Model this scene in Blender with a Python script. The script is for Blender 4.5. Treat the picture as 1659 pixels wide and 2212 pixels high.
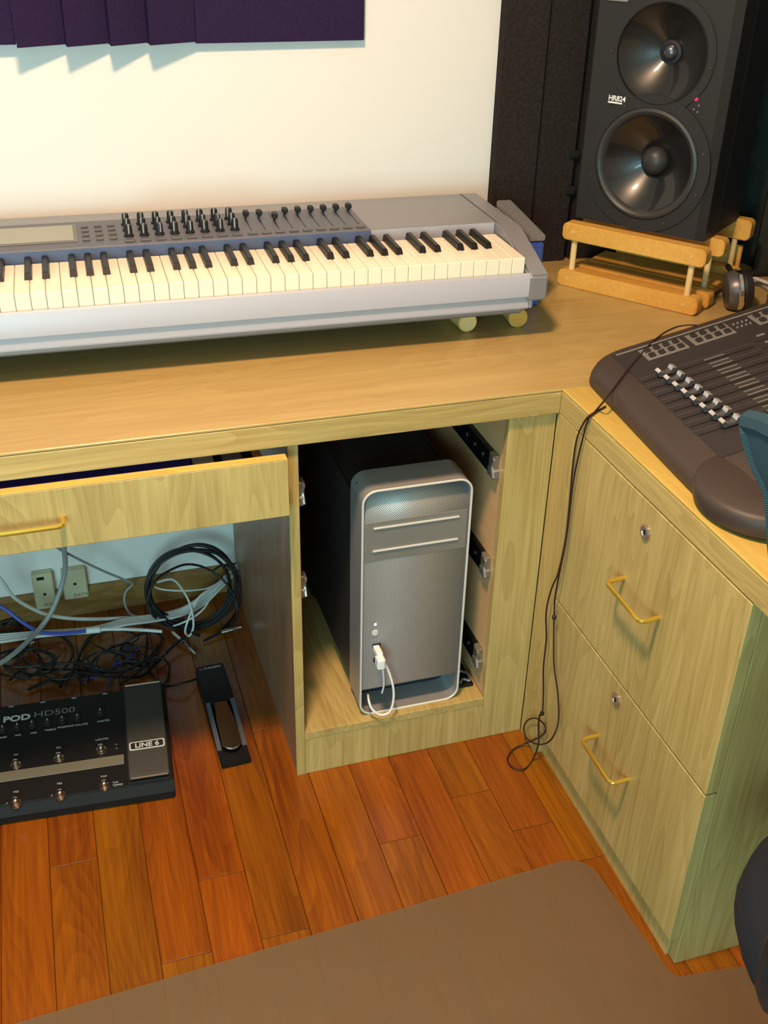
import bpy, bmesh, math, random
from mathutils import Matrix, Vector
random.seed(7)
for _o in list(bpy.data.objects): bpy.data.objects.remove(_o)
S = bpy.context.scene
COL = S.collection

# ------------------------------------------------------------------ camera
IW, IH, FPX = 1659.0, 2212.0, 2291.57
CAM = Vector((-0.7994, -1.5037, 1.5389))
YAW, PITCH, ROLL = 0.3130, -0.5432, 0.0244
_fw = Vector((math.sin(YAW)*math.cos(PITCH), math.cos(YAW)*math.cos(PITCH), math.sin(PITCH)))
_rt = Vector((math.cos(YAW), -math.sin(YAW), 0)); _up = _rt.cross(_fw)
RT = _rt*math.cos(ROLL) + _up*math.sin(ROLL); UP = -_rt*math.sin(ROLL) + _up*math.cos(ROLL); FW = _fw
cd = bpy.data.cameras.new('camera'); cam = bpy.data.objects.new('camera', cd); COL.objects.link(cam)
cd.sensor_fit = 'HORIZONTAL'; cd.sensor_width = 36; cd.lens = FPX/IW*36; cd.clip_start = .02
cam.matrix_world = Matrix(((RT.x, UP.x, -FW.x, CAM.x), (RT.y, UP.y, -FW.y, CAM.y), (RT.z, UP.z, -FW.z, CAM.z), (0, 0, 0, 1)))
S.camera = cam

# ------------------------------------------------------------------ light
S.view_settings.view_transform = 'Standard'; S.view_settings.look = 'None'
S.view_settings.gamma = 1; S.view_settings.use_curve_mapping = False
S.view_settings.exposure = 0.0
wd = bpy.data.worlds.new('world'); S.world = wd; wd.use_nodes = True
wb = wd.node_tree.nodes['Background']; wb.inputs[0].default_value = (.42, .80, .92, 1); wb.inputs[1].default_value = .22
ld = bpy.data.lights.new('ceiling_lamp_light', 'AREA'); ld.shape = 'DISK'; ld.size = .22; ld.energy = 50; ld.color = (1, .65, .40)
lo = bpy.data.objects.new('ceiling_lamp_light', ld); COL.objects.link(lo); lo.location = (-.72, -.60, 2.36)
wl = bpy.data.lights.new('cool_fill_light', 'AREA'); wl.shape = 'RECTANGLE'; wl.size = 1.3; wl.size_y = 1.2; wl.energy = 74; wl.color = (.42, .84, .92)  # added cool fill light behind the camera, not a known window
wo = bpy.data.objects.new('cool_fill_light', wl); COL.objects.link(wo); wo.location = (-1.75, -2.72, 1.25); wo.rotation_euler = (math.pi/2, 0, 0)

# ------------------------------------------------------------------ helpers
def at(u, v, ax, val):                      # point of the photograph met with a plane of the room
    r = RT*((u-IW/2)/FPX) - UP*((v-IH/2)/FPX) + FW
    i = 'xyz'.index(ax); return CAM + r*((val-CAM[i])/r[i])
def lin(c):
    f = lambda x: x/12.92 if x <= .04045 else ((x+.055)/1.055)**2.4
    return tuple(f(x/255) for x in c) + (1,)
INV = {}
def setp(o, label=None, cat=None, group=None, kind=None):
    if label: o['label'] = label
    if cat: o['category'] = cat
    if group: o['group'] = group
    if kind: o['kind'] = kind
    return o
def thing(name, label, cat, loc=(0, 0, 0), rz=0, group=None, kind=None):
    o = bpy.data.objects.new(name, None); COL.objects.link(o); o.empty_display_size = .05
    o.location = loc; o.rotation_euler = (0, 0, rz)
    INV[o.name] = (Matrix.Translation(Vector(loc)) @ Matrix.Rotation(rz, 4, 'Z')).inverted()
    return setp(o, label, cat, group, kind)
def root_of(o):
    while o.parent: o = o.parent
    return o
class MB:
    def __init__(s): s.v = []; s.f = []
    def add(s, vs, fs, M=None):
        n = len(s.v); s.v += [(M @ Vector(p)) if M else Vector(p) for p in vs]
        s.f += [tuple(i+n for i in f) for f in fs]; return s
    def bmadd(s, bm, M=None):
        bm.verts.index_update()
        s.add([v.co.copy() for v in bm.verts], [[v.index for v in f.verts] for f in bm.faces], M); bm.free(); return s
    def box(s, x0, x1, y0, y1, z0, z1, b=0, M=None, seg=1):
        bm = bmesh.new(); bmesh.ops.create_cube(bm, size=1)
        for v in bm.verts:
            v.co = ((x0+x1)/2+v.co.x*(x1-x0), (y0+y1)/2+v.co.y*(y1-y0), (z0+z1)/2+v.co.z*(z1-z0))
        if b: bmesh.ops.bevel(bm, geom=bm.edges[:], offset=b, segments=seg, affect='EDGES', clamp_overlap=True)
        return s.bmadd(bm, M)
    def prism(s, pts, axis, a0, a1, b=0, M=None, seg=2):     # pts in the two other axes (in xyz order)
        def P(p, a):
            return {'x': (a, p[0], p[1]), 'y': (p[0], a, p[1]), 'z': (p[0], p[1], a)}[axis]
        bm = bmesh.new(); A = [bm.verts.new(P(p, a0)) for p in pts]; B = [bm.verts.new(P(p, a1)) for p in pts]; n = len(pts)
        bm.faces.new(A[::-1]); bm.faces.new(B)
        for i in range(n): bm.faces.new((A[i], A[(i+1) % n], B[(i+1) % n], B[i]))
        bmesh.ops.recalc_face_normals(bm, faces=bm.faces[:])
        if b: bmesh.ops.bevel(bm, geom=[e for e in bm.edges if e.calc_face_angle(0) > .3], offset=b, segments=seg, affect='EDGES', clamp_overlap=True)
        return s.bmadd(bm, M)
    def lathe(s, prof, M=None, n=24, cap=True):            # profile of (r, z)
        vs = []; fs = []
        for r, z in prof:
            for k in range(n): a = 2*math.pi*k/n; vs.append((r*math.cos(a), r*math.sin(a), z))
        for j in range(len(prof)-1):
            for k in range(n): fs.append((j*n+k, j*n+(k+1) % n, (j+1)*n+(k+1) % n, (j+1)*n+k))
        if cap: fs.append(tuple(range(n))[::-1]); fs.append(tuple((len(prof)-1)*n+k for k in range(n)))
        return s.add(vs, fs, M)
    def tube(s, pts, r, n=8, smooth=6, closed=False, M=None):
        P = [Vector(p) for p in pts]
        if smooth > 1:
            Q = []
            m = len(P)
            for i in range(m if closed else m-1):
                g = lambda k: P[k % m] if closed else P[min(max(k, 0), m-1)]
                a, b, c, d = g(i-1), g(i), g(i+1), g(i+2)
                for k in range(smooth):
                    t = k/smooth
                    Q.append(.5*((2*b)+(-a+c)*t+(2*a-5*b+4*c-d)*t*t+(-a+3*b-3*c+d)*t**3))
            if not closed: Q.append(P[-1])
            P = Q
        vs = []; fs = []; nrm = None; m = len(P)
        for i in range(m):
            t = (P[(i+1) % m]-P[i-1]) if closed else (P[min(i+1, m-1)]-P[max(i-1, 0)])
            if t.length < 1e-9: t = Vector((0, 0, 1))
            t.normalize()
            if nrm is None: nrm = t.orthogonal()
            nrm = (nrm-t*nrm.dot(t)); nrm = nrm.normalized() if nrm.length > 1e-6 else t.orthogonal().normalized()
            bn = t.cross(nrm); rr = r[min(i, len(r)-1)] if isinstance(r, list) else r
            for k in range(n): a = 2*math.pi*k/n; vs.append(P[i]+(nrm*math.cos(a)+bn*math.sin(a))*rr)
        for i in range(m if closed else m-1):
            j = (i+1) % m
            for k in range(n): fs.append((i*n+k, i*n+(k+1) % n, j*n+(k+1) % n, j*n+k))
        if not closed: fs.append(tuple(range(n))[::-1]); fs.append(tuple((m-1)*n+k for k in range(n)))
        return s.add(vs, fs, M)
    def cyl(s, a, b, r, n=16, r2=None):
        a = Vector(a); b = Vector(b); t = (b-a).normalized(); q = Vector((0, 0, 1)).rotation_difference(t).to_matrix().to_4x4()
        return s.lathe([(r, 0), (r2 if r2 is not None else r, (b-a).length)], Matrix.Translation(a) @ q, n)
    def build(s, name, mat, parent=None, world=False, sharp=.6, flat=False):
        me = bpy.data.meshes.new(name)
        vs = s.v
        if world and parent: W = INV[root_of(parent).name]; vs = [W @ v for v in vs]
        me.from_pydata([tuple(v) for v in vs], [], s.f); me.validate()
        bm = bmesh.new(); bm.from_mesh(me); bmesh.ops.recalc_face_normals(bm, faces=bm.faces[:]); bm.to_mesh(me); bm.free()
        me.materials.append(MT[mat])
        if not flat: me.shade_smooth(); me.set_sharp_from_angle(angle=sharp)
        o = bpy.data.objects.new(name, me); COL.objects.link(o)
        if parent: o.parent = parent
        return o
def copyp(o, parent, loc=None, rot=None):
    c = o.copy(); COL.objects.link(c); c.parent = parent
    if loc is not None: c.location = loc
    if rot is not None: c.rotation_euler = rot
    return c
def lettering(txt, size, mat, parent, M, depth=.0003, name='lettering', align='LEFT', sx=1, offset=0):
    cu = bpy.data.curves.new('tmp', 'FONT'); cu.body = txt; cu.size = size; cu.extrude = depth; cu.align_x = align; cu.offset = offset
    to = bpy.data.objects.new('tmp', cu); COL.objects.link(to)
    dg = bpy.context.evaluated_depsgraph_get(); dg.update()
    me = bpy.data.meshes.new_from_object(to.evaluated_get(dg)); bpy.data.objects.remove(to); bpy.data.curves.remove(cu)
    me.transform(M @ Matrix.Diagonal((sx, 1, 1, 1))); me.name = name; me.materials.clear(); me.materials.append(MT[mat])
    o = bpy.data.objects.new(name, me); COL.objects.link(o); o.parent = parent; return o

# ------------------------------------------------------------------ materials
MT = {}
def nmat(name):
    m = bpy.data.materials.new(name); m.use_nodes = True; MT[name] = m
    nt = m.node_tree; return m, nt, nt.nodes['Principled BSDF']
def plain(name, c, rough=.5, metal=0, noise=.06, nscale=60, bump=0, bscale=300, coat=0, emit=0, spec=.5):
    m, nt, p = nmat(name); N = nt.nodes.new; L = nt.links.new
    tc = N('ShaderNodeTexCoord'); nz = N('ShaderNodeTexNoise'); nz.inputs['Scale'].default_value = nscale; nz.inputs['Detail'].default_value = 4
    L(tc.outputs['Object'], nz.inputs['Vector'])
    mx = N('ShaderNodeMix'); mx.data_type = 'RGBA'; b = lin(c)
    mx.inputs[6].default_value = tuple(x*(1-noise) for x in b[:3])+(1,); mx.inputs[7].default_value = tuple(min(1, x*(1+noise)) for x in b[:3])+(1,)
    L(nz.outputs[0], mx.inputs[0]); L(mx.outputs[2], p.inputs['Base Color'])
    p.inputs['Roughness'].default_value = rough; p.inputs['Metallic'].default_value = metal; p.inputs['Coat Weight'].default_value = coat
    p.inputs['Specular IOR Level'].default_value = spec
    if bump:
        n2 = N('ShaderNodeTexNoise'); n2.inputs['Scale'].default_value = bscale; n2.inputs['Detail'].default_value = 3
        L(tc.outputs['Object'], n2.inputs['Vector']); bp = N('ShaderNodeBump'); bp.inputs['Strength'].default_value = bump; bp.inputs['Distance'].default_value = .002
        L(n2.outputs[0], bp.inputs['Height']); L(bp.outputs[0], p.inputs['Normal'])
    if emit: p.inputs['Emission Color'].default_value = b; p.inputs['Emission Strength'].default_value = emit
    return m
def wood(name, c1, c2, grain='z', rough=.4, fine=1.0, contrast=1.0, rnd=0.0, coat=0, cath=1.0):
    m, nt, p = nmat(name); N = nt.nodes.new; L = nt.links.new
    ge = N('ShaderNodeNewGeometry'); vec = ge.outputs['Position']
    oi = N('ShaderNodeObjectInfo')
    ad = N('ShaderNodeVectorMath'); ad.operation = 'MULTIPLY_ADD'; cb = N('ShaderNodeCombineXYZ')
    for k in range(3): L(oi.outputs['Random'], cb.inputs[k])
    L(cb.outputs[0], ad.inputs[0]); ad.inputs[1].default_value = (3.1, 5.7, 7.3); L(vec, ad.inputs[2])
    def mapped(a, l):
        mp = N('ShaderNodeMapping'); sc = [a, a, a]; sc['xyz'.index(grain)] = l; mp.inputs['Scale'].default_value = sc
        L(ad.outputs[0], mp.inputs['Vector']); return mp.outputs[0]
    # growth rings seen as cathedral figure
    n1 = N('ShaderNodeTexNoise'); n1.inputs['Scale'].default_value = 1; n1.inputs['Detail'].default_value = 2; n1.inputs['Distortion'].default_value = .4
    L(mapped(7*fine, .9*fine), n1.inputs['Vector'])
    mu = N('ShaderNodeMath'); mu.operation = 'MULTIPLY'; mu.inputs[1].default_value = 22; L(n1.outputs[0], mu.inputs[0])
    pp = N('ShaderNodeMath'); pp.operation = 'FRACT'; L(mu.outputs[0], pp.inputs[0])
    # fine pores
    n2 = N('ShaderNodeTexNoise'); n2.inputs['Scale'].default_value = 1; n2.inputs['Detail'].default_value = 6; n2.inputs['Roughness'].default_value = .65
    L(mapped(170*fine, 5*fine), n2.inputs['Vector'])
    n3 = N('ShaderNodeTexNoise'); n3.inputs['Scale'].default_value = 1; n3.inputs['Detail'].default_value = 3
    L(mapped(16*fine, 1.3*fine), n3.inputs['Vector'])
    a1 = N('ShaderNodeMath'); a1.operation = 'MULTIPLY_ADD'; L(pp.outputs[0], a1.inputs[0]); a1.inputs[1].default_value = .36*cath; 
    a2 = N('ShaderNodeMath'); a2.operation = 'MULTIPLY_ADD'; L(n2.outputs[0], a2.inputs[0]); a2.inputs[1].default_value = 1.1; 
    L(n3.outputs[0], a2.inputs[2]); L(a2.outputs[0], a1.inputs[2])
    mr = N('ShaderNodeMapRange'); L(a1.outputs[0], mr.inputs[0]); mr.inputs[1].default_value = .75; mr.inputs[2].default_value = 1.6
    cr = N('ShaderNodeMix'); cr.data_type = 'RGBA'; cr.inputs[6].default_value = lin(c1); cr.inputs[7].default_value = lin(c2); L(mr.outputs[0], cr.inputs[0])
    out = cr.outputs[2]
    if rnd:
        hs = N('ShaderNodeHueSaturation'); L(out, hs.inputs['Color'])
        r1 = N('ShaderNodeMapRange'); L(oi.outputs['Random'], r1.inputs[0]); r1.inputs[3].default_value = .5-.022*rnd; r1.inputs[4].default_value = .5+.026*rnd
        wn = N('ShaderNodeTexWhiteNoise'); wn.noise_dimensions = '1D'; L(oi.outputs['Random'], wn.inputs['W'])
        r2 = N('ShaderNodeMapRange'); L(wn.outputs['Value'], r2.inputs[0]); r2.inputs[3].default_value = 1-.3*rnd; r2.inputs[4].default_value = 1+.28*rnd
        L(r1.outputs[0], hs.inputs['Hue']); L(r2.outputs[0], hs.inputs['Value']); out = hs.outputs[0]
    L(out, p.inputs['Base Color']); p.inputs['Roughness'].default_value = rough; p.inputs['Coat Weight'].default_value = coat; p.inputs['Coat Roughness'].default_value = .12
    bp = N('ShaderNodeBump'); bp.inputs['Strength'].default_value = .08; bp.inputs['Distance'].default_value = .001; L(n2.outputs[0], bp.inputs['Height']); L(bp.outputs[0], p.inputs['Normal'])
    return m
OAK1, OAK2 = (160, 132, 74), (206, 178, 113)
wood('oak_v', OAK1, OAK2, 'z', .42, cath=.7)
wood('oak_x', OAK1, OAK2, 'x', .42, cath=.7)
wood('oak_y', OAK1, OAK2, 'y', .42, cath=.7)
wood('top_x', (166, 136, 80), (192, 164, 106), 'x', .33, .8, cath=.5)
wood('top_y', (184, 150, 70), (208, 178, 96), 'y', .33, .8, cath=.5)
wood('edge_orange', (214, 150, 64), (232, 178, 92), 'x', .4)
wood('ply', (206, 160, 112), (222, 178, 130), 'y', .55, .6, cath=.4)
wood('pine', (206, 148, 62), (228, 176, 90), 'x', .42, .8, cath=.15)
wood('pine_post', (224, 188, 124), (238, 206, 148), 'z', .5, 1.4, cath=.3)
wood('dowel', (188, 140, 66), (232, 192, 120), 'y', .5, 2.2)
wood('floor_wood', (104, 46, 5), (168, 92, 11), 'y', .30, 1.0, rnd=.40, coat=.1, cath=.45)
wood('baseboard', (118, 84, 40), (158, 118, 62), 'x', .5, 1.0)
wood('oak_shaded', (128, 92, 66), (160, 120, 90), 'z', .38, .8, cath=.4)  # oak darkened in its colour for the shade around the pedestal
plain('subfloor', (52, 26, 12), .8)
plain('wall', (232, 226, 219), .75, noise=.012, nscale=3, bump=.05, bscale=90)
plain('ceiling', (232, 228, 218), .8, noise=.01)
plain('foam_purple', (44, 30, 62), .95, noise=.35, nscale=260, bump=.7, bscale=420, spec=.15)
plain('foam_black', (44, 38, 35), .95, noise=.75, nscale=160, bump=.8, bscale=380, spec=.15)
plain('foam_grey', (46, 48, 44), .95, noise=.5, nscale=60, bump=.8, bscale=380, spec=.15)
plain('silver', (146, 142, 144), .42, .35, noise=.03, nscale=500)
plain('silver_light', (178, 176, 184), .45, .15, noise=.02, nscale=500)
plain('panel_dark', (98, 98, 108), .5, .1, noise=.05, nscale=400)
plain('panel_blue', (80, 92, 120), .45, .1, noise=.05, nscale=400)
plain('lcd', (150, 147, 130), .3, noise=.04, nscale=30)
plain('lcd_frame', (112, 110, 108), .5)
plain('rubber', (24, 22, 24), .55, noise=.1)
plain('black_key', (20, 15, 12), .4, noise=.08, spec=.35)
plain('white_key', (236, 226, 200), .3, noise=.012, coat=.15)
plain('white_mark', (232, 230, 224), .5)
plain('grey_button', (92, 88, 84), .55)
plain('spk_body', (32, 28, 27), .55, noise=.12, nscale=300)
plain('spk_side', (22, 22, 26), .6, noise=.12)
plain('spk_cone', (22, 20, 20), .3, .0, noise=.1, coat=.5)
plain('spk_guide', (22, 21, 21), .33, 0, noise=.08, coat=.3)
plain('spk_surround', (48, 46, 44), .45, noise=.1)
plain('dome', (96, 96, 100), .3, .8)
plain('screw', (92, 78, 70), .4, .7)
plain('led_red', (255, 24, 60), .4, emit=2.2)
plain('led_white', (235, 240, 255), .4, emit=1.2)
plain('aluminium', (168, 164, 160), .38, .4, noise=.03, nscale=700)
plain('alu_edge', (224, 220, 214), .35, .2, noise=.02)
plain('alu_shaded', (70, 64, 62), .45, .5, noise=.04, nscale=600)  # same aluminium, with the shade under the worktop put into its colour
plain('alu_door', (140, 136, 130), .45, .35, noise=.03, nscale=600)
plain('alu_dark', (60, 72, 92), .35, .7, noise=.05)
plain('slide_black', (24, 24, 28), .35, .5)
plain('slide_metal', (170, 166, 160), .35, .8, noise=.2, nscale=200)
plain('brass', (236, 196, 84), .22, .8, noise=.04)
plain('chrome', (214, 210, 204), .14, 1.0, noise=.02)
plain('lock', (196, 176, 160), .25, .9)
plain('cord_black', (18, 15, 16), .55)
plain('cord_brown', (42, 22, 24), .55)
plain('cord_white', (212, 212, 208), .5)
plain('cord_grey', (150, 152, 150), .5)
plain('cord_blue', (62, 78, 168), .5)
plain('usb_white', (238, 236, 230), .4)
plain('outlet', (206, 196, 160), .45, noise=.02)
plain('hole', (10, 9, 9), .8)
plain('mixer', (62, 50, 45), .5, noise=.1, nscale=500, bump=.15, bscale=900)
plain('mixer_top', (50, 43, 42), .45, noise=.1, nscale=400)
plain('mixer_pad', (116, 110, 104), .5, noise=.05)
plain('mixer_btn', (40, 34, 32), .5)
plain('mixer_slot', (12, 10, 10), .5)
plain('mixer_line', (84, 78, 74), .5)
plain('mixer_mark', (128, 122, 116), .5)
plain('cap_silver', (214, 208, 206), .25, .6)
plain('cap_dark', (96, 92, 94), .35, .4)
plain('pod', (18, 16, 16), .55, noise=.12, nscale=300, spec=.3)
plain('pod_edge', (24, 23, 22), .6, 0, spec=.2)
plain('pod_stripe', (112, 104, 88), .5)
plain('pod_pedal', (48, 44, 38), .55, noise=.25, nscale=500, bump=.5, bscale=600)
plain('pod_text', (190, 188, 184), .5)
plain('pod_text_dim', (112, 112, 112), .5)
plain('pedal_grey', (70, 74, 82), .45)
plain('red', (120, 30, 36), .5)
plain('chair_frame', (22, 30, 36), .45)
plain('chair_seat', (14, 22, 34), .85, noise=.3, nscale=400, bump=.5, bscale=700)
plain('blue_plastic', (62, 92, 178), .35, noise=.04)
plain('folder_blue', (84, 74, 190), .5)
plain('paper', (220, 222, 220), .6)
plain('lamp_glass', (255, 226, 170), .4, emit=6)
# perforated aluminium front
m, nt, p = nmat('perforated'); N = nt.nodes.new; L = nt.links.new
tc = N('ShaderNodeTexCoord'); sx = N('ShaderNodeSeparateXYZ'); L(tc.outputs['UV'], sx.inputs[0])
def mth(op, a, b=None, c=None):
    n = N('ShaderNodeMath'); n.operation = op
    for i, q in enumerate((a, b, c)):
        if q is None: continue
        if isinstance(q, (int, float)): n.inputs[i].default_value = q
        else: L(q, n.inputs[i])
    return n.outputs[0]
PIT = .0044
u_ = mth('MULTIPLY', sx.outputs[0], 1/PIT); v_ = mth('MULTIPLY', sx.outputs[1], 1/PIT)
pp_ = mth('ADD', u_, v_); qq_ = mth('SUBTRACT', u_, v_)
fx = mth('SUBTRACT', mth('FRACT', pp_), .5); fy = mth('SUBTRACT', mth('FRACT', qq_), .5)
dd = mth('SQRT', mth('ADD', mth('MULTIPLY', fx, fx), mth('MULTIPLY', fy, fy)))
hole = mth('LESS_THAN', dd, .33)
mx = N('ShaderNodeMix'); mx.data_type = 'RGBA'; mx.inputs[6].default_value = lin((196, 192, 188)); mx.inputs[7].default_value = lin((74, 66, 60)); L(hole, mx.inputs[0]); L(mx.outputs[2], p.inputs['Base Color'])
p.inputs['Metallic'].default_value = .4; p.inputs['Roughness'].default_value = .5
# woven chair mesh
m, nt, p = nmat('chair_mesh'); N = nt.nodes.new; L = nt.links.new
tc = N('ShaderNodeTexCoord'); wv = N('ShaderNodeTexWave'); wv.inputs['Scale'].default_value = 190; wv.inputs['Distortion'].default_value = .3; wv.bands_direction = 'DIAGONAL'
L(tc.outputs['Object'], wv.inputs['Vector'])
mx = N('ShaderNodeMix'); mx.data_type = 'RGBA'; mx.inputs[6].default_value = lin((14, 44, 58)); mx.inputs[7].default_value = lin((36, 82, 100)); L(wv.outputs[1], mx.inputs[0]); L(mx.outputs[2], p.inputs['Base Color'])
bp = N('ShaderNodeBump'); bp.inputs['Strength'].default_value = .6; bp.inputs['Distance'].default_value = .002; L(wv.outputs[1], bp.inputs['Height']); L(bp.outputs[0], p.inputs['Normal']); p.inputs['Roughness'].default_value = .8
# translucent vinyl of the chair mat
m, nt, p = nmat('mat_vinyl'); N = nt.nodes.new; L = nt.links.new
p.inputs['Base Color'].default_value = lin((138, 112, 82)); p.inputs['Roughness'].default_value = .5
tr = N('ShaderNodeBsdfTransparent'); tr.inputs[0].default_value = (.95, .9, .86, 1)
nz = N('ShaderNodeTexNoise'); nz.inputs['Scale'].default_value = 14; nz.inputs['Detail'].default_value = 5
mr = N('ShaderNodeMapRange'); L(nz.outputs[0], mr.inputs[0]); mr.inputs[3].default_value = .36; mr.inputs[4].default_value = .52
ms = N('ShaderNodeMixShader'); L(mr.outputs[0], ms.inputs[0]); L(tr.outputs[0], ms.inputs[1]); L(p.outputs[0], ms.inputs[2]); L(ms.outputs[0], nt.nodes['Material Output'].inputs[0])

# ------------------------------------------------------------------ room
H, T, OY, XL, DR, ZP = .7868, .046, .010, -.4804, .588, .1085
YW, XW = .675, .745
fl = MB().box(-3.0, XW+.02, -2.85, YW+.02, -.05, -.006).build('floor', 'subfloor'); setp(fl, 'orange brown hardwood plank floor', 'floor', kind='structure')
pm = {}
def plank(x0, x1, y0, y1):
    key = round(y1-y0, 2)
    if key not in pm:
        pm[key] = MB().box(-.0412, .0412, -(y1-y0)/2+.0004, (y1-y0)/2-.0004, -.006, 0, .0009).build('plank', 'floor_wood', fl); o = pm[key]
    else: o = copyp(pm[key], fl)
    o.location = ((x0+x1)/2, (y0+y1)/2, 0)
PW = .0832; x = -1.872-PW*13; ci = -13
fixed = {}   # joints seen in the photograph
for (jx, jy) in ((-.76, -.349), (-.37, -.207), (-.13, -.136), (-.28, .0)): fixed[int((jx+1.872)//PW)] = jy
while x < XW:
    ys = [-2.75]
    j0 = fixed.get(ci, random.choice((-.1, -.2, -.55, -.7, .12, .25)))
    ls = (.45, .6, .7, .9)
    lo_ = j0; down = []
    while lo_ > -2.65: down.append(lo_); lo_ -= random.choice(ls)
    up_ = j0+random.choice(ls); ups = []
    while up_ < YW-.1: ups.append(up_); up_ += random.choice(ls)
    ys = [-2.75]+sorted(down)+ups+[YW]
    for a, b in zip(ys, ys[1:]): plank(x, x+PW, round(a, 2), round(b, 2))
    x += PW; ci += 1
setp(MB().box(-3.0, XW+.12, YW, YW+.1, -.05, 2.45).build('wall_back', 'wall'), 'cream painted wall behind the desk', 'wall', kind='structure')
setp(MB().box(XW, XW+.1, -2.85, YW, -.05, 2.45).build('wall_right', 'wall'), 'cream painted side wall behind dark foam', 'wall', kind='structure')
setp(MB().box(-3.0, XW+.1, -2.85, YW+.1, 2.45, 2.5).build('ceiling', 'ceiling'), 'white ceiling over the desk corner', 'ceiling', kind='structure')
setp(MB().prism([(YW-.016, 0), (YW, 0), (YW, .072), (YW-.008, .072), (YW-.016, .064)], 'x', -3.0, XL).build('baseboard_back', 'baseboard'), 'dark stained wood baseboard under the desk', 'baseboard', kind='structure')
wq = MB().box(-3.0, -2.42, -2.85, -2.75, -.05, 2.45).box(-1.08, XW+.1, -2.85, -2.75, -.05, 2.45).box(-2.42, -1.08, -2.85, -2.75, -.05, .62).box(-2.42, -1.08, -2.85, -2.75, 1.88, 2.45)
setp(wq.build('wall_front', 'wall'), 'unseen cream wall facing the desk, with an added window opening', 'wall', kind='structure')
wn_ = thing('fill_light_window', 'unseen white window frame added around the cool fill light', 'window', (-1.75, -2.8, .62), kind='structure')  # unseen window, added to frame the cool fill light
for a in ((-.67, -.62, .0, 1.26), (.62, .67, .0, 1.26), (-.62, .62, 0, .05), (-.62, .62, 1.21, 1.26), (-.02, .02, .05, 1.21)):
    MB().box(a[0], a[1], -.04, -.0, a[2], a[3], .003).build('frame', 'white_mark', wn_)
lt = thing('ceiling_lamp', 'round glass ceiling lamp above the desk', 'lamp', (-.72, -.60, 2.45))
MB().lathe([(.13, 0), (.13, -.03), (.11, -.05)]).build('canopy', 'chrome', lt)
MB().lathe([(.105, -.05), (.104, -.06), (.09, -.078), (.085, -.08)]).build('shade', 'lamp_glass', lt)

# ------------------------------------------------------------------ worktop
wt = thing('worktop', 'oak laminate corner worktop carrying the keyboard and mixer', 'worktop', (0, 0, H))
MB().box(-1.75, .71, -OY, YW-.003, H-.005, H, .0012).build('back_top', 'top_x', wt, True)
MB().box(0, .71, -2.1, -OY-.0006, H-.005, H, .0012).build('side_top', 'top_y', wt, True)
MB().box(-1.74, .70, .012, YW-.01, H-T+.012, H-.0055).build('core', 'ply', wt, True)
MB().box(.02, .70, -2.09, .0115, H-T+.012, H-.0055).build('core', 'ply', wt, True)
MB().box(-1.75, -.0005, -OY, .0115, H-T, H-.0056, .001).build('back_edging', 'oak_x', wt, True)
MB().box(0, .019, -2.1, .0115, H-T, H-.0056, .001).build('side_edging', 'oak_y', wt, True)

# ------------------------------------------------------------------ open pedestal
pc = thing('pedestal_cabinet', 'open oak pedestal with its drawers taken out, holding the computer tower', 'cabinet', (XL/2, .3, 0))
ZT = H-T-.001
MB().box(XL+.001, XL+.017, .004, YW-.02, 0, ZT).build('side_panel', 'oak_shaded', pc, True)
MB().box(XL, XL+.0175, -.0005, .0035, 0, ZT, .0006).build('edge_strip', 'oak_v', pc, True)
MB().box(-.0895, 0, 0, .018, 0, ZT, .0012).build('stile', 'oak_v', pc, True)
MB().box(-.0885, -.072, .0185, YW-.02, 0, ZT).build('inner_panel', 'ply', pc, True)
MB().box(XL+.018, -.09, .001, .017, 0, ZP-.018, .0006).build('plinth', 'oak_v', pc, True)
MB().box(XL+.018, -.09, .0, YW-.03, ZP-.0175, ZP, .0008).build('bottom_board', 'oak_y', pc, True)
MB().box(XL+.018, -.09, YW-.028, YW-.02, ZP+.001, ZT).build('back_panel', 'oak_shaded', pc, True)
def slide(px, sgn, zc):
    x0, x1 = (px, px+.012*sgn); a, b = min(x0, x1), max(x0, x1)
    r = MB().box(a, b, .045, .56, zc-.021, zc+.021, .002).build('drawer_slide', 'slide_black', pc, True)
    q = MB(); xi = px+.0125*sgn
    for k in range(9): q.cyl((xi, .075+k*.04, zc+.004), (xi+.001*sgn, .075+k*.04, zc+.004), .0035, 10)
    setp(q.build('ball_bearing', 'slide_metal', r, True), kind='stuff')
    e = MB().box(a-.002, b+.002, .022, .05, zc-.024, zc-.004, .003).box(a, b, .026, .05, zc-.006, zc+.022, .002)
    e.tube([(xi, .02, zc-.018), (xi, .03, zc+.002), (xi, .022, zc+.018), (xi, .04, zc+.022)], .003, 6, 4)
    e.build('slide_end', 'slide_metal', r, True)
for z in (.628, .412, .192): slide(-.0888, -1, z)
for z in (.628, .435): slide(XL+.0178, 1, z)
br = thing('metal_bracket', 'loose black and silver slide catch lying beside the computer', 'bracket', (-.115, .07, ZP))
MB().box(-.016, .018, -.03, .09, 0, .008, .002).build('plate', 'slide_black', br)
MB().tube([(-.01, -.025, .011), (.0, -.015, .011), (.012, -.022, .011), (.014, 0, .011), (0, .012, .011), (-.012, .005, .011)], .003, 6).build('spring_clip', 'slide_metal', br)
# supports outside the frame
setp(MB().box(-1.75, -1.33, 0, YW-.02, 0, ZT, .001).build('side_cabinet', 'oak_v'), 'closed oak cabinet under the far end of the worktop', 'cabinet')
setp(MB().box(.02, .70, -2.09, -2.07, 0, ZT, .001).build('end_panel', 'oak_v'), 'oak panel holding up the far end of the side worktop', 'panel')

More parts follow.
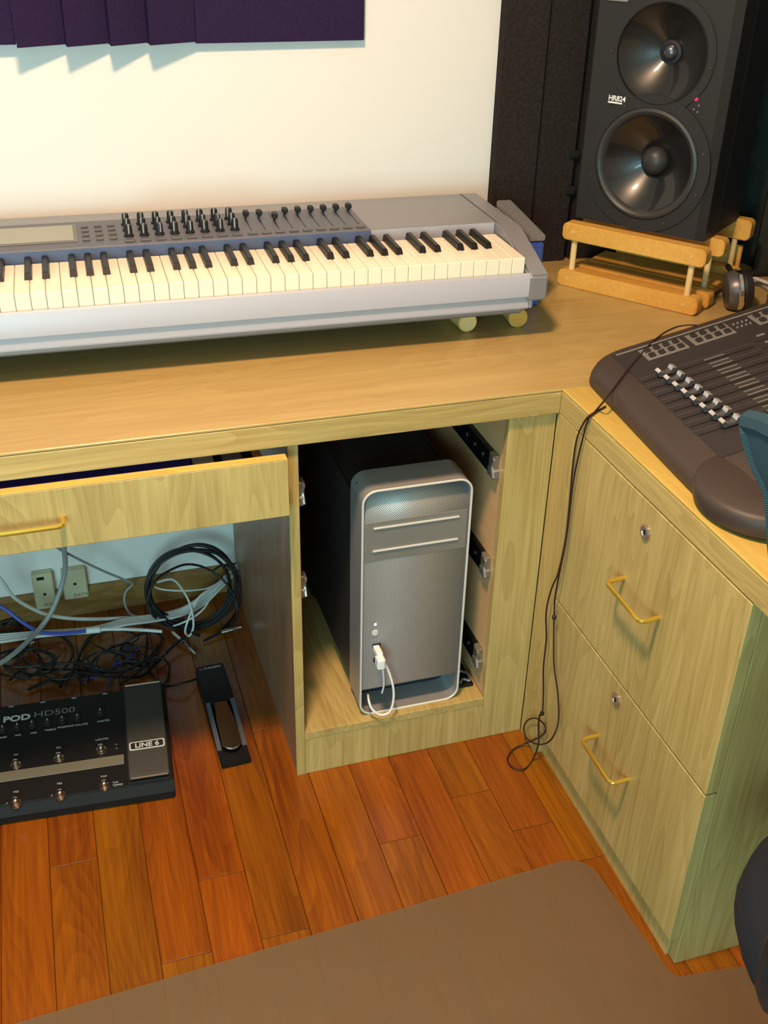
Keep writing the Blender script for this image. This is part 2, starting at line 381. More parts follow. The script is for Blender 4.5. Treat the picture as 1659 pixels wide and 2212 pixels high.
# ------------------------------------------------------------------ brass bail handle
def bail(p0, p1, out, r=.004):
    p0, p1, out = Vector(p0), Vector(p1), Vector(out); q = MB(); d = (p1-p0).normalized(); c = .009
    pts = [p0-out*.08]
    pts += [p0+out*(1-c/out.length)]
    for k in range(1, 5):
        a = k/4*math.pi/2; pts.append(p0+out-out.normalized()*c*(1-math.sin(a))+d*c*(1-math.cos(a)))
    for k in range(0, 5):
        a = k/4*math.pi/2; pts.append(p1+out-out.normalized()*c*(1-math.cos(a))-d*c*(1-math.sin(a)))
    pts.append(p1-out*.08)
    q.tube(pts, r, 10, 1)
    return q

# ------------------------------------------------------------------ shallow drawer over the knee space
dr = thing('shallow_drawer', 'wide shallow oak drawer pulled a little open above the cable tangle', 'drawer', (-.89, -.03, .69))
XR, XLF = -.4895, -1.30
df = MB().box(XLF, XR, -.046, -.027, .632, .7365, .0012).build('drawer_front', 'oak_v', dr, True)
MB().box(XLF+.001, XR-.001, -.0458, -.0272, .7366, .7382, .0004).build('top_edging', 'edge_orange', df, True)
bail((-.952, -.046, .686), (-.842, -.046, .686), (0, -.026, 0)).build('handle', 'brass', df, True)
MB().box(XLF+.03, XLF+.045, -.0265, .42, .645, .715).build('drawer_side', 'ply', dr, True)
MB().box(XR-.045, XR-.03, -.0265, .42, .645, .715).build('drawer_side', 'ply', dr, True)
MB().box(XLF+.03, XR-.03, .4205, .435, .645, .715).build('drawer_back', 'ply', dr, True)
MB().box(XLF+.046, XR-.046, -.0265, .42, .645, .65).build('drawer_bottom', 'ply', dr, True)
f = thing('ring_binder', 'flat dark blue folder lying in the half open drawer', 'folder', (-.80, .15, .6505))
MB().box(-.16, .165, -.172, .12, 0, .066, .003).build('cover', 'folder_blue', f)
MB().box(-.10, .14, -.10, .118, .0662, .068, .0005).build('label_sheet', 'paper', f)
f = thing('cassette_case', 'small black case in the open drawer beside white card', 'case', (-.565, .1, .6505))
MB().box(-.025, .03, -.122, .1, 0, .066, .003).build('shell', 'rubber', f)
MB().box(-.02, .012, -.12, .0, .0661, .0672).build('lid_label', 'cord_grey', f)
setp(MB().box(-.632, -.598, -.022, .12, .6505, .7165, .001).build('card_stack', 'paper'), 'stack of white cards in the open drawer', 'cards')

# ------------------------------------------------------------------ drawer cabinet on the right
rc = thing('drawer_cabinet', 'two drawer oak filing cabinet with brass handles under the side worktop', 'cabinet', (.3, -.33, 0))
MB().box(.0, .019, -.072, -.001, .0, ZT, .0008).build('filler', 'oak_v', rc, True)
MB().box(.016, .03, -DR+.02, -.073, 0, .0655).build('kick_board', 'oak_v', rc, True)
MB().box(.0215, .70, -DR, -DR+.018, 0, ZT, .0008).build('end_panel', 'oak_v', rc, True)
MB().box(.031, .70, -DR+.0185, -.02, .03, .05).build('bottom_board', 'ply', rc, True)
for z0, z1, hz, lz in ((.395, ZT-.0015, .577, .690), (.0665, .3915, .240, .358)):
    w = MB().box(.0, .0205, -DR, -.073, z0, z1, .0012).build('drawer', 'oak_v', rc, True)
    bail((0, -.289, hz+.004), (0, -.399, hz+.004), (-.032, 0, -.003)).build('handle', 'brass', w, True)
    lk = MB().lathe([(.012, 0), (.012, .003), (.0105, .0045), (.007, .0045), (.006, .003)], Matrix.Translation((.0, -.327, lz)) @ Matrix.Rotation(-math.pi/2, 4, 'Y'), 24)
    lk.build('lock', 'lock', w, True)
    MB().box(-.0042, -.0028, -.3285, -.3255, lz-.004, lz+.004).build('keyhole', 'hole', w, True)

# ------------------------------------------------------------------ computer tower
MXX, MYY = -.347, .018
mc = thing('computer_tower', 'silver perforated aluminium computer tower standing in the open pedestal', 'computer', (MXX, MYY, ZP))
def rrect(w, h, r, n=6, x0=0, z0=0):
    P = []
    for cx, cz, a0 in ((w-r, r, -90), (w-r, h-r, 0), (r, h-r, 90), (r, r, 180)):
        for k in range(n+1):
            a = math.radians(a0+90*k/n); P.append((x0+cx+r*math.cos(a), z0+cz+r*math.sin(a)))
    return P
def loop(y0, y1):
    o_ = rrect(.206, .511, .026); i_ = rrect(.206-.007, .511-.007, .023, 6, .0035, .0035); n = len(o_); q = MB()
    vs = [(p[0], y0, p[1]) for p in o_]+[(p[0], y0, p[1]) for p in i_]+[(p[0], y1, p[1]) for p in o_]+[(p[0], y1, p[1]) for p in i_]
    fs = []
    for i in range(n):
        j = (i+1) % n
        fs += [(i, j, n+j, n+i), (2*n+i, 3*n+i, 3*n+j, 2*n+j), (i, 2*n+i, 2*n+j, j), (n+i, n+j, 3*n+j, 3*n+i)]
    return q.add(vs, fs)
lp = loop(.0, .075).build('front_handle_loop', 'aluminium', mc)
loop(.400, .475).build('rear_handle_loop', 'alu_shaded', mc)
rim = rrect(.206, .511, .026)
MB().tube([(.103+(p[0]-.103)*.988, -.0004, .2555+(p[1]-.2555)*.995) for p in rim], .0022, 6, 1, True).build('front_rim', 'alu_edge', lp)
MB().box(.0042, .2018, .064, .470, .040, .4675, .001).build('chassis', 'alu_shaded', mc)
MB().box(-.0002, .004, .0755, .3995, .04, .470, .001).build('side_cover', 'alu_shaded', mc)
MB().box(.202, .2062, .0755, .3995, .04, .470, .001).build('side_cover', 'alu_shaded', mc)
# front sheet: straight, then rolled back at the top and the bottom
prof = [(.030, .058), (.008, .058), (.004, .061)] + [(.003, .066), (.003, .446)]
for k in range(1, 9):
    a = k/8*math.radians(84); prof.append((.003+.056*(1-math.cos(a)), .446+.056*math.sin(a)))
bm = bmesh.new(); uvl = bm.loops.layers.uv.new('UVMap'); rows = []; acc = 0; last = None
for (y, z) in prof:
    if last: acc += math.hypot(y-last[0], z-last[1])
    last = (y, z); rows.append((bm.verts.new((.0038, y, z)), bm.verts.new((.2022, y, z)), acc))
for a, b in zip(rows, rows[1:]):
    fc = bm.faces.new((a[0], a[1], b[1], b[0]))
    for lpp in fc.loops:
        v = lpp.vert; lpp[uvl].uv = (v.co.x, a[2] if v in a[:2] else b[2])
bmesh.ops.recalc_face_normals(bm, faces=bm.faces[:])
me = bpy.data.meshes.new('front_panel'); bm.to_mesh(me); bm.free(); me.materials.append(MT['perforated']); me.shade_smooth(); me.set_sharp_from_angle(angle=.9)
fp = bpy.data.objects.new('front_panel', me); COL.objects.link(fp); fp.parent = mc
sol = fp.modifiers.new('sheet', 'SOLIDIFY'); sol.thickness = .0018; sol.offset = -1
MB().box(.006, .200, .0018, .0034, .362, .4445, .0005).build('drive_door', 'alu_door', fp)
MB().box(.022, .184, -.0008, .0022, .4305, .4335, .0003).build('drive_slot', 'alu_edge', fp)
MB().box(.021, .184, -.0008, .0022, .3825, .3855, .0003).build('drive_slot', 'alu_edge', fp)
MB().lathe([(.0026, 0), (.0024, .0012)], Matrix.Translation((.029, .003, .2175)) @ Matrix.Rotation(math.pi/2, 4, 'X'), 12).build('power_light', 'led_white', fp)
MB().lathe([(.0065, 0), (.006, .0016)], Matrix.Translation((.029, .003, .198)) @ Matrix.Rotation(math.pi/2, 4, 'X'), 20).build('power_button', 'alu_edge', fp)
MB().box(.024, .040, .0, .0032, .163, .172, .001).build('usb_port', 'hole', fp)
MB().box(.026, .040, .0, .0032, .128, .138, .001).build('audio_port', 'alu_dark', fp)
MB().box(.0042, .2018, .060, .072, .0036, .0395).build('base_shadow_plate', 'alu_dark', mc)  # dark plate standing in for shade in the gap below the front sheet
uc = thing('usb_cable', 'white cable plugged into the computer front and looping to its foot', 'cable', (MXX+.03, MYY-.02, ZP))
MB().box(-.006, .006, -.009, .0185, .162, .172, .001, Matrix.Rotation(0, 4, 'X')).box(-.008, .008, -.022, .0, .142, .166, .003).build('plug', 'usb_white', uc)
c0 = Vector((MXX+.03, MYY-.02, ZP))
pl = [(.001, -.014, .150)] + [tuple(at(u, v, 'y', yy)-c0) for u, v, yy in ((835, 1440, .0), (848, 1478, -.005), (850, 1510, -.008), (842, 1537, -.010), (822, 1544, -.008), (804, 1532, -.002), (797, 1515, .006), (795, 1500, .03))]
MB().tube(pl, .0023, 8).build('lead', 'usb_white', uc)
MB().tube([tuple(at(u, v, 'y', yy)-c0) for u, v, yy in ((824, 1425, .002), (828, 1455, .004), (829, 1480, .008), (825, 1497, .012))], .0018, 8).build('second_lead', 'usb_white', uc)

# ------------------------------------------------------------------ digital piano
kb = thing('keyboard_controller', 'silver piano keyboard with weighted keys, knobs and sliders on the worktop', 'keyboard', (.0094, .204, H), math.radians(-1.2))
KP = .02444; NW = 52
XE = -NW*KP
MB().box(XE-.03, .024, .045, .36, .0385, .131, .004).build('base', 'silver', kb)
MB().prism([(-.012, .092), (-.012, .131), (-.009, .1355), (-.0035, .1355), (-.0035, .1305), (.044, .1305), (.044, .066), (-.002, .066), (-.005, .069), (-.005, .089)], 'x', XE-.01, .0125, .0012).build('front_rail', 'silver_light', kb)
MB().box(.0128, .022, -.003, .044, .066, .0895, .003).build('rail_foot', 'silver_light', kb)
capp = [(-.014, .084), (-.014, .131), (-.006, .137), (.128, .182), (.37, .182), (.392, .176), (.398, .16), (.398, .06), (.05, .06), (.046, .084)]
MB().prism(capp, 'x', .0032, .0435, .004).build('end_cap', 'silver', kb)
MB().prism(capp, 'x', XE-.045, XE-.004, .004).build('end_cap', 'silver', kb)
MB().prism([(.166, .150), (.166, .180), (.169, .182), (.37, .182), (.390, .176), (.395, .16), (.395, .131), (.20, .131)], 'x', XE-.0035, .0028, 0).build('top_case', 'silver', kb)
MB().box(-.245, .0025, .1645, .1658, .154, .1795, .0004).build('riser', 'silver_light', kb)
MB().box(XE, -.246, .156, .318, .155, .1835, .0012).build('control_panel', 'panel_dark', kb)
MB().box(XE, -.2465, .1548, .1558, .1555, .1815, .0003).build('panel_front', 'panel_blue', kb)
MB().box(XE, .0025, .1505, .1545, .131, .1545).build('key_felt', 'rubber', kb)
ds = MB().box(-.912, -.770, .190, .298, .1836, .185, .0006).build('display_frame', 'lcd_frame', kb)
MB().box(-.904, -.777, .197, .290, .1851, .1858, .0003).build('display', 'lcd', ds)
wk = None
for i in range(NW):
    x1 = -i*KP
    if wk is None:
        wk = MB().box(-KP+.0004, -.0004, 0, .150, .1315, .1625, .0011).build('white_key', 'white_key', kb); o = wk
    else: o = copyp(wk, kb, (x1, 0, 0))
bk = None
for i in range(1, NW):
    # boundary between white key i-1 and i counted from the top C
    pos = i % 7          # C at 0, then B A G F E D going down
    if pos in (2, 3, 4, 6, 0):
        sh = {2: .0025, 3: 0, 4: -.0025, 6: .002, 0: -.002}[pos]
        if bk is None:
            q = MB(); y0, y1, zb, zt = .063, .1545, .160, .1745
            vs = [(-.0068, y0, zb), (.0068, y0, zb), (.0068, y1, zb), (-.0068, y1, zb), (-.005, y0+.007, zt-.001), (.005, y0+.007, zt-.001), (.005, y1, zt), (-.005, y1, zt)]
            bm = bmesh.new(); V = [bm.verts.new(v) for v in vs]
            for fc in ((3, 2, 1, 0), (4, 5, 6, 7), (0, 1, 5, 4), (1, 2, 6, 5), (2, 3, 7, 6), (3, 0, 4, 7)): bm.faces.new([V[k] for k in fc])
            bmesh.ops.bevel(bm, geom=[e for e in bm.edges if min(v.co.z for v in e.verts) > zb+.005], offset=.0014, segments=2, affect='EDGES')
            q.bmadd(bm); bk = q.build('black_key', 'black_key', kb); o = bk
        else: o = copyp(bk, kb)
        o.location = (-i*KP+sh, 0, 0)
# knobs, buttons, sliders
k0 = b0 = w0 = s0 = None
for c in range(8):
    xk = -.6795+c*.0272
    for r in range(3):
        p = (xk-.002, .206+.036*r, .1837)
        if k0 is None:
            k0 = MB().lathe([(.0088, 0), (.0088, .003), (.0066, .004), (.0062, .019), (.005, .021)], None, 14).build('knob', 'rubber', kb)
            k1 = MB().box(-.0011, .0011, -.0066, .0, .0195, .0216).box(-.0011, .0011, -.0068, -.0058, .006, .0212).build('pointer', 'cord_grey', k0); o = k0
        else:
            o = copyp(k0, kb); copyp(k1, o)
        o.location = p; o.rotation_euler = (0, 0, random.uniform(-.5, .3))
    if w0 is None: w0 = MB().box(-.009, .009, -.004, .004, 0, .003, .001).build('wide_button', 'grey_button', kb); o = w0
    else: o = copyp(w0, kb)
    o.location = (xk-.002, .174, .1836)
for c in range(3):
    for r in range(4):
        if b0 is None: b0 = MB().box(-.0065, .0065, -.0045, .0045, 0, .0035, .001).build('small_button', 'grey_button', kb); o = b0
        else: o = copyp(b0, kb)
        o.location = (-.756+c*.0235, .196+r*.027, .1836)
for c in range(9):
    xs = -.4615+c*.0254
    if s0 is None:
        s0 = MB().box(-.0012, .0012, -.052, .048, 0, .0006).build('slider_slot', 'slide_black', kb)
        s1 = MB().box(-.0055, .0055, -.007, .007, .004, .014, .002).box(-.002, .002, -.002, .002, 0, .005).build('slider_cap', 'rubber', kb); o, o2 = s0, s1
    else: o = copyp(s0, kb); o2 = copyp(s1, kb)
    o.location = (xs, .250, .1836); o2.location = (xs+.003, (.279, .279, .255, .285, .286, .287, .288, .289, .290)[c], .1838)
    o = copyp(w0, kb); o.location = (xs-.002, .174, .1836)
# wooden dowels under the piano
for i, (u, v) in enumerate(((1010, 718), (1118, 708))):
    p = at(u, v, 'z', H)
    dz = thing('wooden_dowel', ('round pale pine dowel under the keyboard, further from its end', 'round orange pine dowel under the very end of the keyboard')[i], 'dowel', (p.x, p.y, H), math.radians((2, -6)[i]), 'wooden dowels propping the keyboard')
    MB().lathe([(.0175, 0), (.019, .0015), (.019, .25), (.0175, .2515)], Matrix.Translation((0, 0, .0192)) @ Matrix.Rotation(-math.pi/2, 4, 'X'), 24).build('rod', 'dowel', dz)
    MB().lathe([(.0165, 0), (.0165, .0006)], Matrix.Translation((0, -.0007, .0192)) @ Matrix.Rotation(-math.pi/2, 4, 'X'), 24).build('cut_end', ('pine_post', 'pine')[i], dz)
# narrow case behind the end of the piano
nc = thing('narrow_case', 'narrow silver case with blue front standing beyond the keyboard end', 'case', (.105, .39, H), math.radians(-3))
MB().prism([(0.006, .0), (.19, 0), (.19, .148), (.006, .135)], 'x', -.013, .022, .003).build('shell', 'silver', nc)
MB().prism([(-.012, .146), (.192, .162), (.192, .149), (.0, .136), (-.012, .133)], 'x', -.006, .026, .002).build('top_rail', 'silver', nc)
MB().prism([(-.014, .002), (.0055, .002), (.0055, .133), (-.014, .130)], 'x', -.016, .024, .003).build('front_plate', 'blue_plastic', nc)
MB().lathe([(.003, 0), (.003, .002)], Matrix.Translation((.004, -.0142, .112)) @ Matrix.Rotation(math.pi/2, 4, 'X'), 10).build('rivet', 'white_mark', nc)

# ------------------------------------------------------------------ foam on the walls
def tooth_panel(name, label, pts, z0, z1, mat, group, axis='x'):
    P = [(pts[0][0], YW-.001)]+[(x_, YW-d_) for x_, d_ in pts]+[(pts[-1][0], YW-.001)]
    bm = bmesh.new(); A = [bm.verts.new((p[0], p[1], z0)) for p in P]; B = [bm.verts.new((p[0], p[1], z1)) for p in P]; n = len(P)
    bm.faces.new(A); bm.faces.new(B[::-1])
    for i in range(n): bm.faces.new((A[i], B[i], B[(i+1) % n], A[(i+1) % n]))
    q = MB().bmadd(bm); o = q.build(name, mat, None, flat=True)
    return setp(o, label, 'foam panel', group)
ft = [at(u, v, 'y', YW-.06) for u, v in ((37, 104), (145, 102), (240, 100), (325, 99))]
fe = at(425, 97, 'y', YW-.022)
pts = []
for i, p in enumerate(ft):
    nx = ft[i+1].x if i < 3 else fe.x
    pts += [(p.x, .060), (nx-.0015, .024)]
ZF = ft[0].z
tooth_panel('foam_panel', 'deep purple acoustic foam panel with sawtooth ridges', pts, ZF, ZF+.6, 'foam_purple', 'purple wall foam')
tooth_panel('foam_panel', 'flat purple acoustic foam piece beside the sawtooth ridges', [(fe.x, .020), (at(786, 93, 'y', YW-.018).x, .018)], fe.z+.002, fe.z+.6, 'foam_purple', 'purple wall foam')
tooth_panel('foam_panel', 'thin purple foam piece where the sawtooth ridges begin', [(ft[0].x-.3, .028), (ft[0].x-.001, .028)], at(10, 97, 'y', YW-.028).z, ZF+.6, 'foam_purple', 'purple wall foam')
bx_ = [at(1065, 420, 'y', YW-.03).x, at(1152, 460, 'y', YW-.04).x, at(1232, 450, 'y', YW-.04).x]
cf = tooth_panel('corner_foam', 'black ridged acoustic foam on the cream wall behind the loudspeaker', [(bx_[0], .030), (bx_[1]-.004, .040), (bx_[1], .022), (bx_[1]+.006, .036), (bx_[2]-.004, .040), (bx_[2], .015), (bx_[2]+.012, .015), (bx_[2]+.014, .034), (bx_[2]+.10, .040), (XW-.032, .036)], H+.0005, 1.75, 'foam_black', None)
tb = None
for u, v in ((1241, 333), (1233, 411)):
    p = at(u, v, 'y', YW-.044)
    MB().box(p.x-.011, p.x+.011, YW-.046, YW-.0405, p.z-.008, p.z+.008, .001).build('fixing_tab', 'hole', cf)
bm = bmesh.new(); P = [(XW-.001, -.9)]
y = -.9; 
while y < YW-.05: P += [(XW-.028, y), (XW-.062, min(y+.05, YW-.045)), ]; y += .1
P += [(XW-.028, YW-.044), (XW-.001, YW-.044)]
A = [bm.verts.new((p[0], p[1], H+.0005)) for p in P]; B = [bm.verts.new((p[0], p[1], 1.75)) for p in P]; n = len(P)
bm.faces.new(A); bm.faces.new(B[::-1])
for i in range(n): bm.faces.new((A[i], B[i], B[(i+1) % n], A[(i+1) % n]))
setp(MB().bmadd(bm).build('side_foam', 'foam_grey', None, flat=True), 'dark grey ridged foam covering the side wall beyond the loudspeaker', 'foam panel')

# ------------------------------------------------------------------ loudspeaker and its stand
RZ = math.radians(-53)
sp0 = Vector((.2552, .5113, .922))
sk = thing('loudspeaker', 'black two way studio loudspeaker with red light on a pine stand', 'loudspeaker', sp0, RZ)
SW, SD, SH = .284, .205, .475
nrm = Matrix.Rotation(RZ, 3, 'Z') @ Vector((0, -1, 0)); uu = Matrix.Rotation(RZ, 3, 'Z') @ Vector((1, 0, 0))
def onface(u, v, off=0):
    r = RT*((u-IW/2)/FPX)-UP*((v-IH/2)/FPX)+FW
    P0 = sp0+nrm*off; t = (P0-CAM).dot(nrm)/r.dot(nrm); q = CAM+r*t-sp0
    return q.dot(uu), q.z
def face(px, pz, y=0): return Matrix.Translation((px, y, pz)) @ Matrix.Rotation(math.pi/2, 4, 'X')
wx, wz = onface(1396, 355); tx, tz = onface(1430, 117)

WR, TR = .107, .089
from mathutils.geometry import delaunay_2d_cdt
MB().box(0, SW, .0755, SD, 0, SH, .003).build('cabinet', 'spk_side', sk)
outer = [(.006, .003), (SW-.016, .003), (SW-.016, SH-.003), (.006, SH-.003)]
V2 = [Vector(p) for p in outer]; E2 = [(0, 1), (1, 2), (2, 3), (3, 0)]; NH = 48
for cx, cz, r in ((wx, wz, WR+.001), (tx, tz, TR)):
    b = len(V2)
    for q in range(NH): a = 2*math.pi*q/NH; V2.append(Vector((cx+r*math.cos(a), cz+r*math.sin(a)))); E2.append((b+q, b+(q+1) % NH))
vo, eo, fo, *_ = delaunay_2d_cdt(V2, E2, [], 1, 1e-6)
q = MB(); keep = []
for fc in fo:
    c = sum((vo[k2] for k2 in fc), Vector((0, 0)))/len(fc)
    if (c-Vector((wx, wz))).length < WR-.0005 or (c-Vector((tx, tz))).length < TR-.001: continue
    keep.append(tuple(fc))
q.add([(v.x, 0, v.y) for v in vo], keep)
# chamfered rim and the side walls of the baffle box
rr = [[(.006, 0, .003), (SW-.016, 0, .003), (SW-.016, 0, SH-.003), (.006, 0, SH-.003)], [(0, .008, 0), (SW, .013, 0), (SW, .013, SH), (0, .008, SH)], [(0, .075, 0), (SW, .075, 0), (SW, .075, SH), (0, .075, SH)]]
q.add(sum(rr, []), [(a*4+e, a*4+(e+1) % 4, (a+1)*4+(e+1) % 4, (a+1)*4+e) for a in range(2) for e in range(4)])
q.build('baffle', 'spk_body', sk, sharp=.3)
def annulus(cx, cz, ro, ri, y0, y1, name, mat, par, n=48):
    q = MB(); vs = []; fs = []
    for r, y in ((ro, y0), (ro, y1), (ri, y1), (ri, y0)):
        for k in range(n): a = 2*math.pi*k/n; vs.append((cx+r*math.cos(a), y, cz+r*math.sin(a)))
    for j in range(4):
        for k in range(n): fs.append((j*n+k, j*n+(k+1) % n, ((j+1) % 4)*n+(k+1) % n, ((j+1) % 4)*n+k))
    return q.add(vs, fs).build(name, mat, par)
wf = annulus(wx, wz, WR+.024, WR+.0005, -.0003, -.0045, 'woofer_flange', 'spk_body', sk)
gf = annulus(tx, tz, TR+.017, TR+.0005, -.0003, -.0035, 'waveguide_flange', 'spk_body', sk)
annulus(tx, tz, TR+.001, TR-.001, -.0003, -.0048, 'trim_ring', 'pod_edge', gf)
MB().lathe([(WR+.001, .0015), (WR-.002, .006), (WR-.007, .0078), (WR-.012, .0055), (WR-.0155, .0), (WR-.017, -.003)], face(wx, wz), 56, cap=False).build('surround', 'spk_surround', wf)
MB().lathe([(WR-.016, -.0025), (.080, -.012), (.06, -.026), (.04, -.037), (.026, -.044)], face(wx, wz), 56, cap=False).build('cone', 'spk_cone', wf)
MB().lathe([(.0275, -.045), (.027, -.036), (.023, -.028), (.015, -.022), (.006, -.0195), (.0006, -.019)], face(wx, wz), 32).build('dust_cap', 'spk_surround', wf)
MB().lathe([(TR-.0005, .001), (.084, -.004), (.070, -.014), (.055, -.025), (.035, -.035), (.0215, -.042)], face(tx, tz), 56, cap=False).build('waveguide', 'spk_guide', gf)
MB().lathe([(.0225, -.044), (.0215, -.0405), (.018, -.040), (.0165, -.0395)], face(tx, tz), 28, cap=True).build('tweeter_seat', 'spk_side', gf)
MB().lathe([(.0155, -.0395), (.0145, -.035), (.0115, -.031), (.007, -.0285), (.002, -.0275), (.0004, -.0274)], face(tx, tz), 28).build('tweeter_dome', 'dome', gf)
sc = None
for cx, cz, r, angs, par in ((wx, wz, WR+.012, (18, 63, 120, 198, 240, 298, -20), sk), (tx, tz, TR+.011, (88, 182, -8), sk)):
    for a in angs:
        px, pz = cx+r*math.cos(math.radians(a)), cz+r*math.sin(math.radians(a))
        if sc is None: sc = MB().lathe([(.0035, 0), (.003, .0015)], Matrix.Rotation(math.pi/2, 4, 'X'), 10).build('screw', 'screw', sk); o = sc
        else: o = copyp(sc, sk)
        o.location = (px, -.0042, pz)
lx, lz = onface(1316, 215)
lettering('HR824', .0135, 'white_mark', sk, face(lx, lz, -.0042), .0004, sx=.95, offset=.0003)
MB().box(lx, lx+.030, -.0046, -.0001, lz-.005, lz-.0022).build('underline', 'white_mark', sk)
ex, ez = onface(1504, 214)
MB().lathe([(.0036, 0), (.003, .0022)], face(ex, ez, -.0002), 12).build('power_light', 'led_red', sk)
for u, v in ((1510, 228), (1507, 242), (1499, 236)):
    a, b = onface(u, v); MB().lathe([(.0018, 0), (.0015, .0012)], face(a, b, -.0002), 10).build('indicator', 'mixer_mark', sk)
bx2, bz2 = onface(1335, -3)
MB().prism(rrect(.046, .016, .004, 4, bx2-.023, bz2-.004), 'y', -.003, -.0002).build('badge', 'mixer_mark', sk)
# stand
st0 = Vector((.2225, .4885, H))
ss = thing('speaker_stand', 'small two tier pine rail stand under the black loudspeaker', 'stand', st0, RZ)
SLN = .312
def rail(x0, x1, y0, y1, z0, z1, name='rail', mat='pine', r=.006):
    return MB().prism(rrect(x1-x0, z1-z0, min((z1-z0)*.3, .010), 4, x0, z0), 'y', y0, y1, .002).build(name, mat, ss)
rail(0, SLN, 0, .030, 0, .036); rail(.004, SLN+.004, .052, .085, .0, .034); rail(.03, SLN, .222, .250, 0, .040)
rail(0, SLN, 0, .030, .099, .135); rail(.002, SLN+.004, .09, .12, .099, .1345); rail(.03, SLN+.006, .236, .264, .099, .142)
MB().box(.012, SLN-.012, .118, .205, .010, .028, .002).build('slat', 'pine', ss)
MB().box(.055, SLN-.012, .262, .272, .004, .080, .002).build('back_slat', 'pine', ss)
for x_, y_ in ((.024, .015), (SLN-.03, .015), (.042, .243), (SLN-.028, .105), (SLN-.026, .245)):
    MB().cyl((x_, y_, .02), (x_, y_, .115), .0065, 12).build('post', 'pine_post', ss)
for x_ in (.024, SLN-.03):
    for z_ in (.018, .117): MB().lathe([(.004, 0), (.0035, .0008)], face(x_, z_, 0), 10).build('wood_plug', 'dowel', ss)

# ------------------------------------------------------------------ mixing control surface
TILT = .25
mr0 = Vector((.048, .040, H))
mx = thing('control_surface', 'dark grey fader control surface with silver fader caps on the side worktop', 'mixer', mr0, math.radians(-3.7))
def outline():
    P = []
    def arc(cx, cy, r, a0, a1, n=7):
        for k in range(n+1): a = math.radians(a0+(a1-a0)*k/n); P.append((cx+r*math.cos(a), cy+r*math.sin(a)))
    arc(.40, -.02, .02, 0, 90, 3); arc(.075, -.075, .075, 90, 165, 9);
    P.append((.0, -.33)); P.append((.0, -.43)); arc(.02, -.47, .02, 180, 270, 3); arc(.40, -.47, .02, 270, 360, 3)
    return P
def ztop(x): return .028+TILT*max(0, x)
O = outline(); n = len(O); cxm, cym = .2, -.24
def inset(p, d):
    v = Vector((p[0]-cxm, p[1]-cym)); return (p[0]-math.copysign(min(d, abs(v.x)), v.x)*min(1, abs(v.x)/.17), p[1]-math.copysign(min(d, abs(v.y)), v.y)*min(1, abs(v.y)/.2))
q = MB(); vs = []
for d_, zf in ((.004, lambda x: .001), (0, lambda x: .008), (0.001, lambda x: ztop(x)-.012), (.004, lambda x: ztop(x)-.004), (.011, lambda x: ztop(x))):
    for p in O: a = inset(p, d_); vs.append((a[0], a[1], zf(a[0])))
fs = [tuple(range(n))[::-1], tuple(4*n+i for i in range(n))]
for j in range(4):
    for i in range(n): fs.append((j*n+i, j*n+(i+1) % n, (j+1)*n+(i+1) % n, (j+1)*n+i))
q.add(vs, fs).build('body', 'mixer', mx, sharp=.9)
# round jog wheel housing on the near corner
jw = MB().lathe([(.098, .001), (.104, .008), (.105, .024), (.102, .033), (.095, .037), (.05, .0385), (.001, .039)], Matrix.Translation((.090, -.484, .0065)) @ Matrix.Rotation(-.06, 4, 'Y'), 48).build('palm_rest', 'mixer', mx, sharp=.9)
TM = Matrix.Translation((0, 0, .028)) @ Matrix.Rotation(-math.atan(TILT), 4, 'Y')      # frame of the sloping top
MB().box(.055, .405, -.405, -.025, .0003, .0016, .0005, TM).build('deck', 'mixer_top', mx)
MB().box(.060, .40, -.032, -.0285, .0016, .0028, .0004, TM).build('deck_edge', 'mixer_mark', mx)
FX, FY, FP = .098, -.143, .0277
for i in range(8):
    y = FY-FP*i
    fd = MB().box(.056, .255, y-.0012, y+.0012, .0016, .0021, 0, TM).build('fader_slot', 'mixer_slot', mx)
    xx = FX+.0012*i
    cp = MB().prism([(xx+a_, b_) for a_, b_ in ((-.0135, .004), (-.0155, .0135), (-.0105, .0155), (-.006, .0095), (0, .0078), (.006, .0095), (.0105, .0155), (.0155, .0135), (.0135, .004))], 'y', y-.0062, y+.0062, .0006, TM).box(xx-.002, xx+.002, y-.001, y+.001, .0018, .006, 0, TM).build('fader_cap', 'cap_dark', mx)
    for sgn in (-1, 1):
        MB().prism([(xx+sgn*.0158, .0128), (xx+sgn*.0160, .0142), (xx+sgn*.0104, .0164), (xx+sgn*.0068, .0112), (xx+sgn*.0072, .0104), (xx+sgn*.0105, .0152)], 'y', y-.0066, y+.0066, 0, TM).build('cap_end', 'cap_silver', cp)
    MB().box(.050, .262, y+.0134, y+.0142, .0016, .0020, 0, TM).build('divider', 'mixer_line', mx)
    for k, dy in ((0, .0075), (1, -.0085)):
        MB().box(.170, .205, y+dy-.0012, y+dy+.0012, .0016, .002, 0, TM).build('scale_mark', 'mixer_mark', mx)
    MB().box(.262, .40, y+.0128, y+.0138, .0016, .0021, 0, TM).build('divider', 'pod_edge', mx)
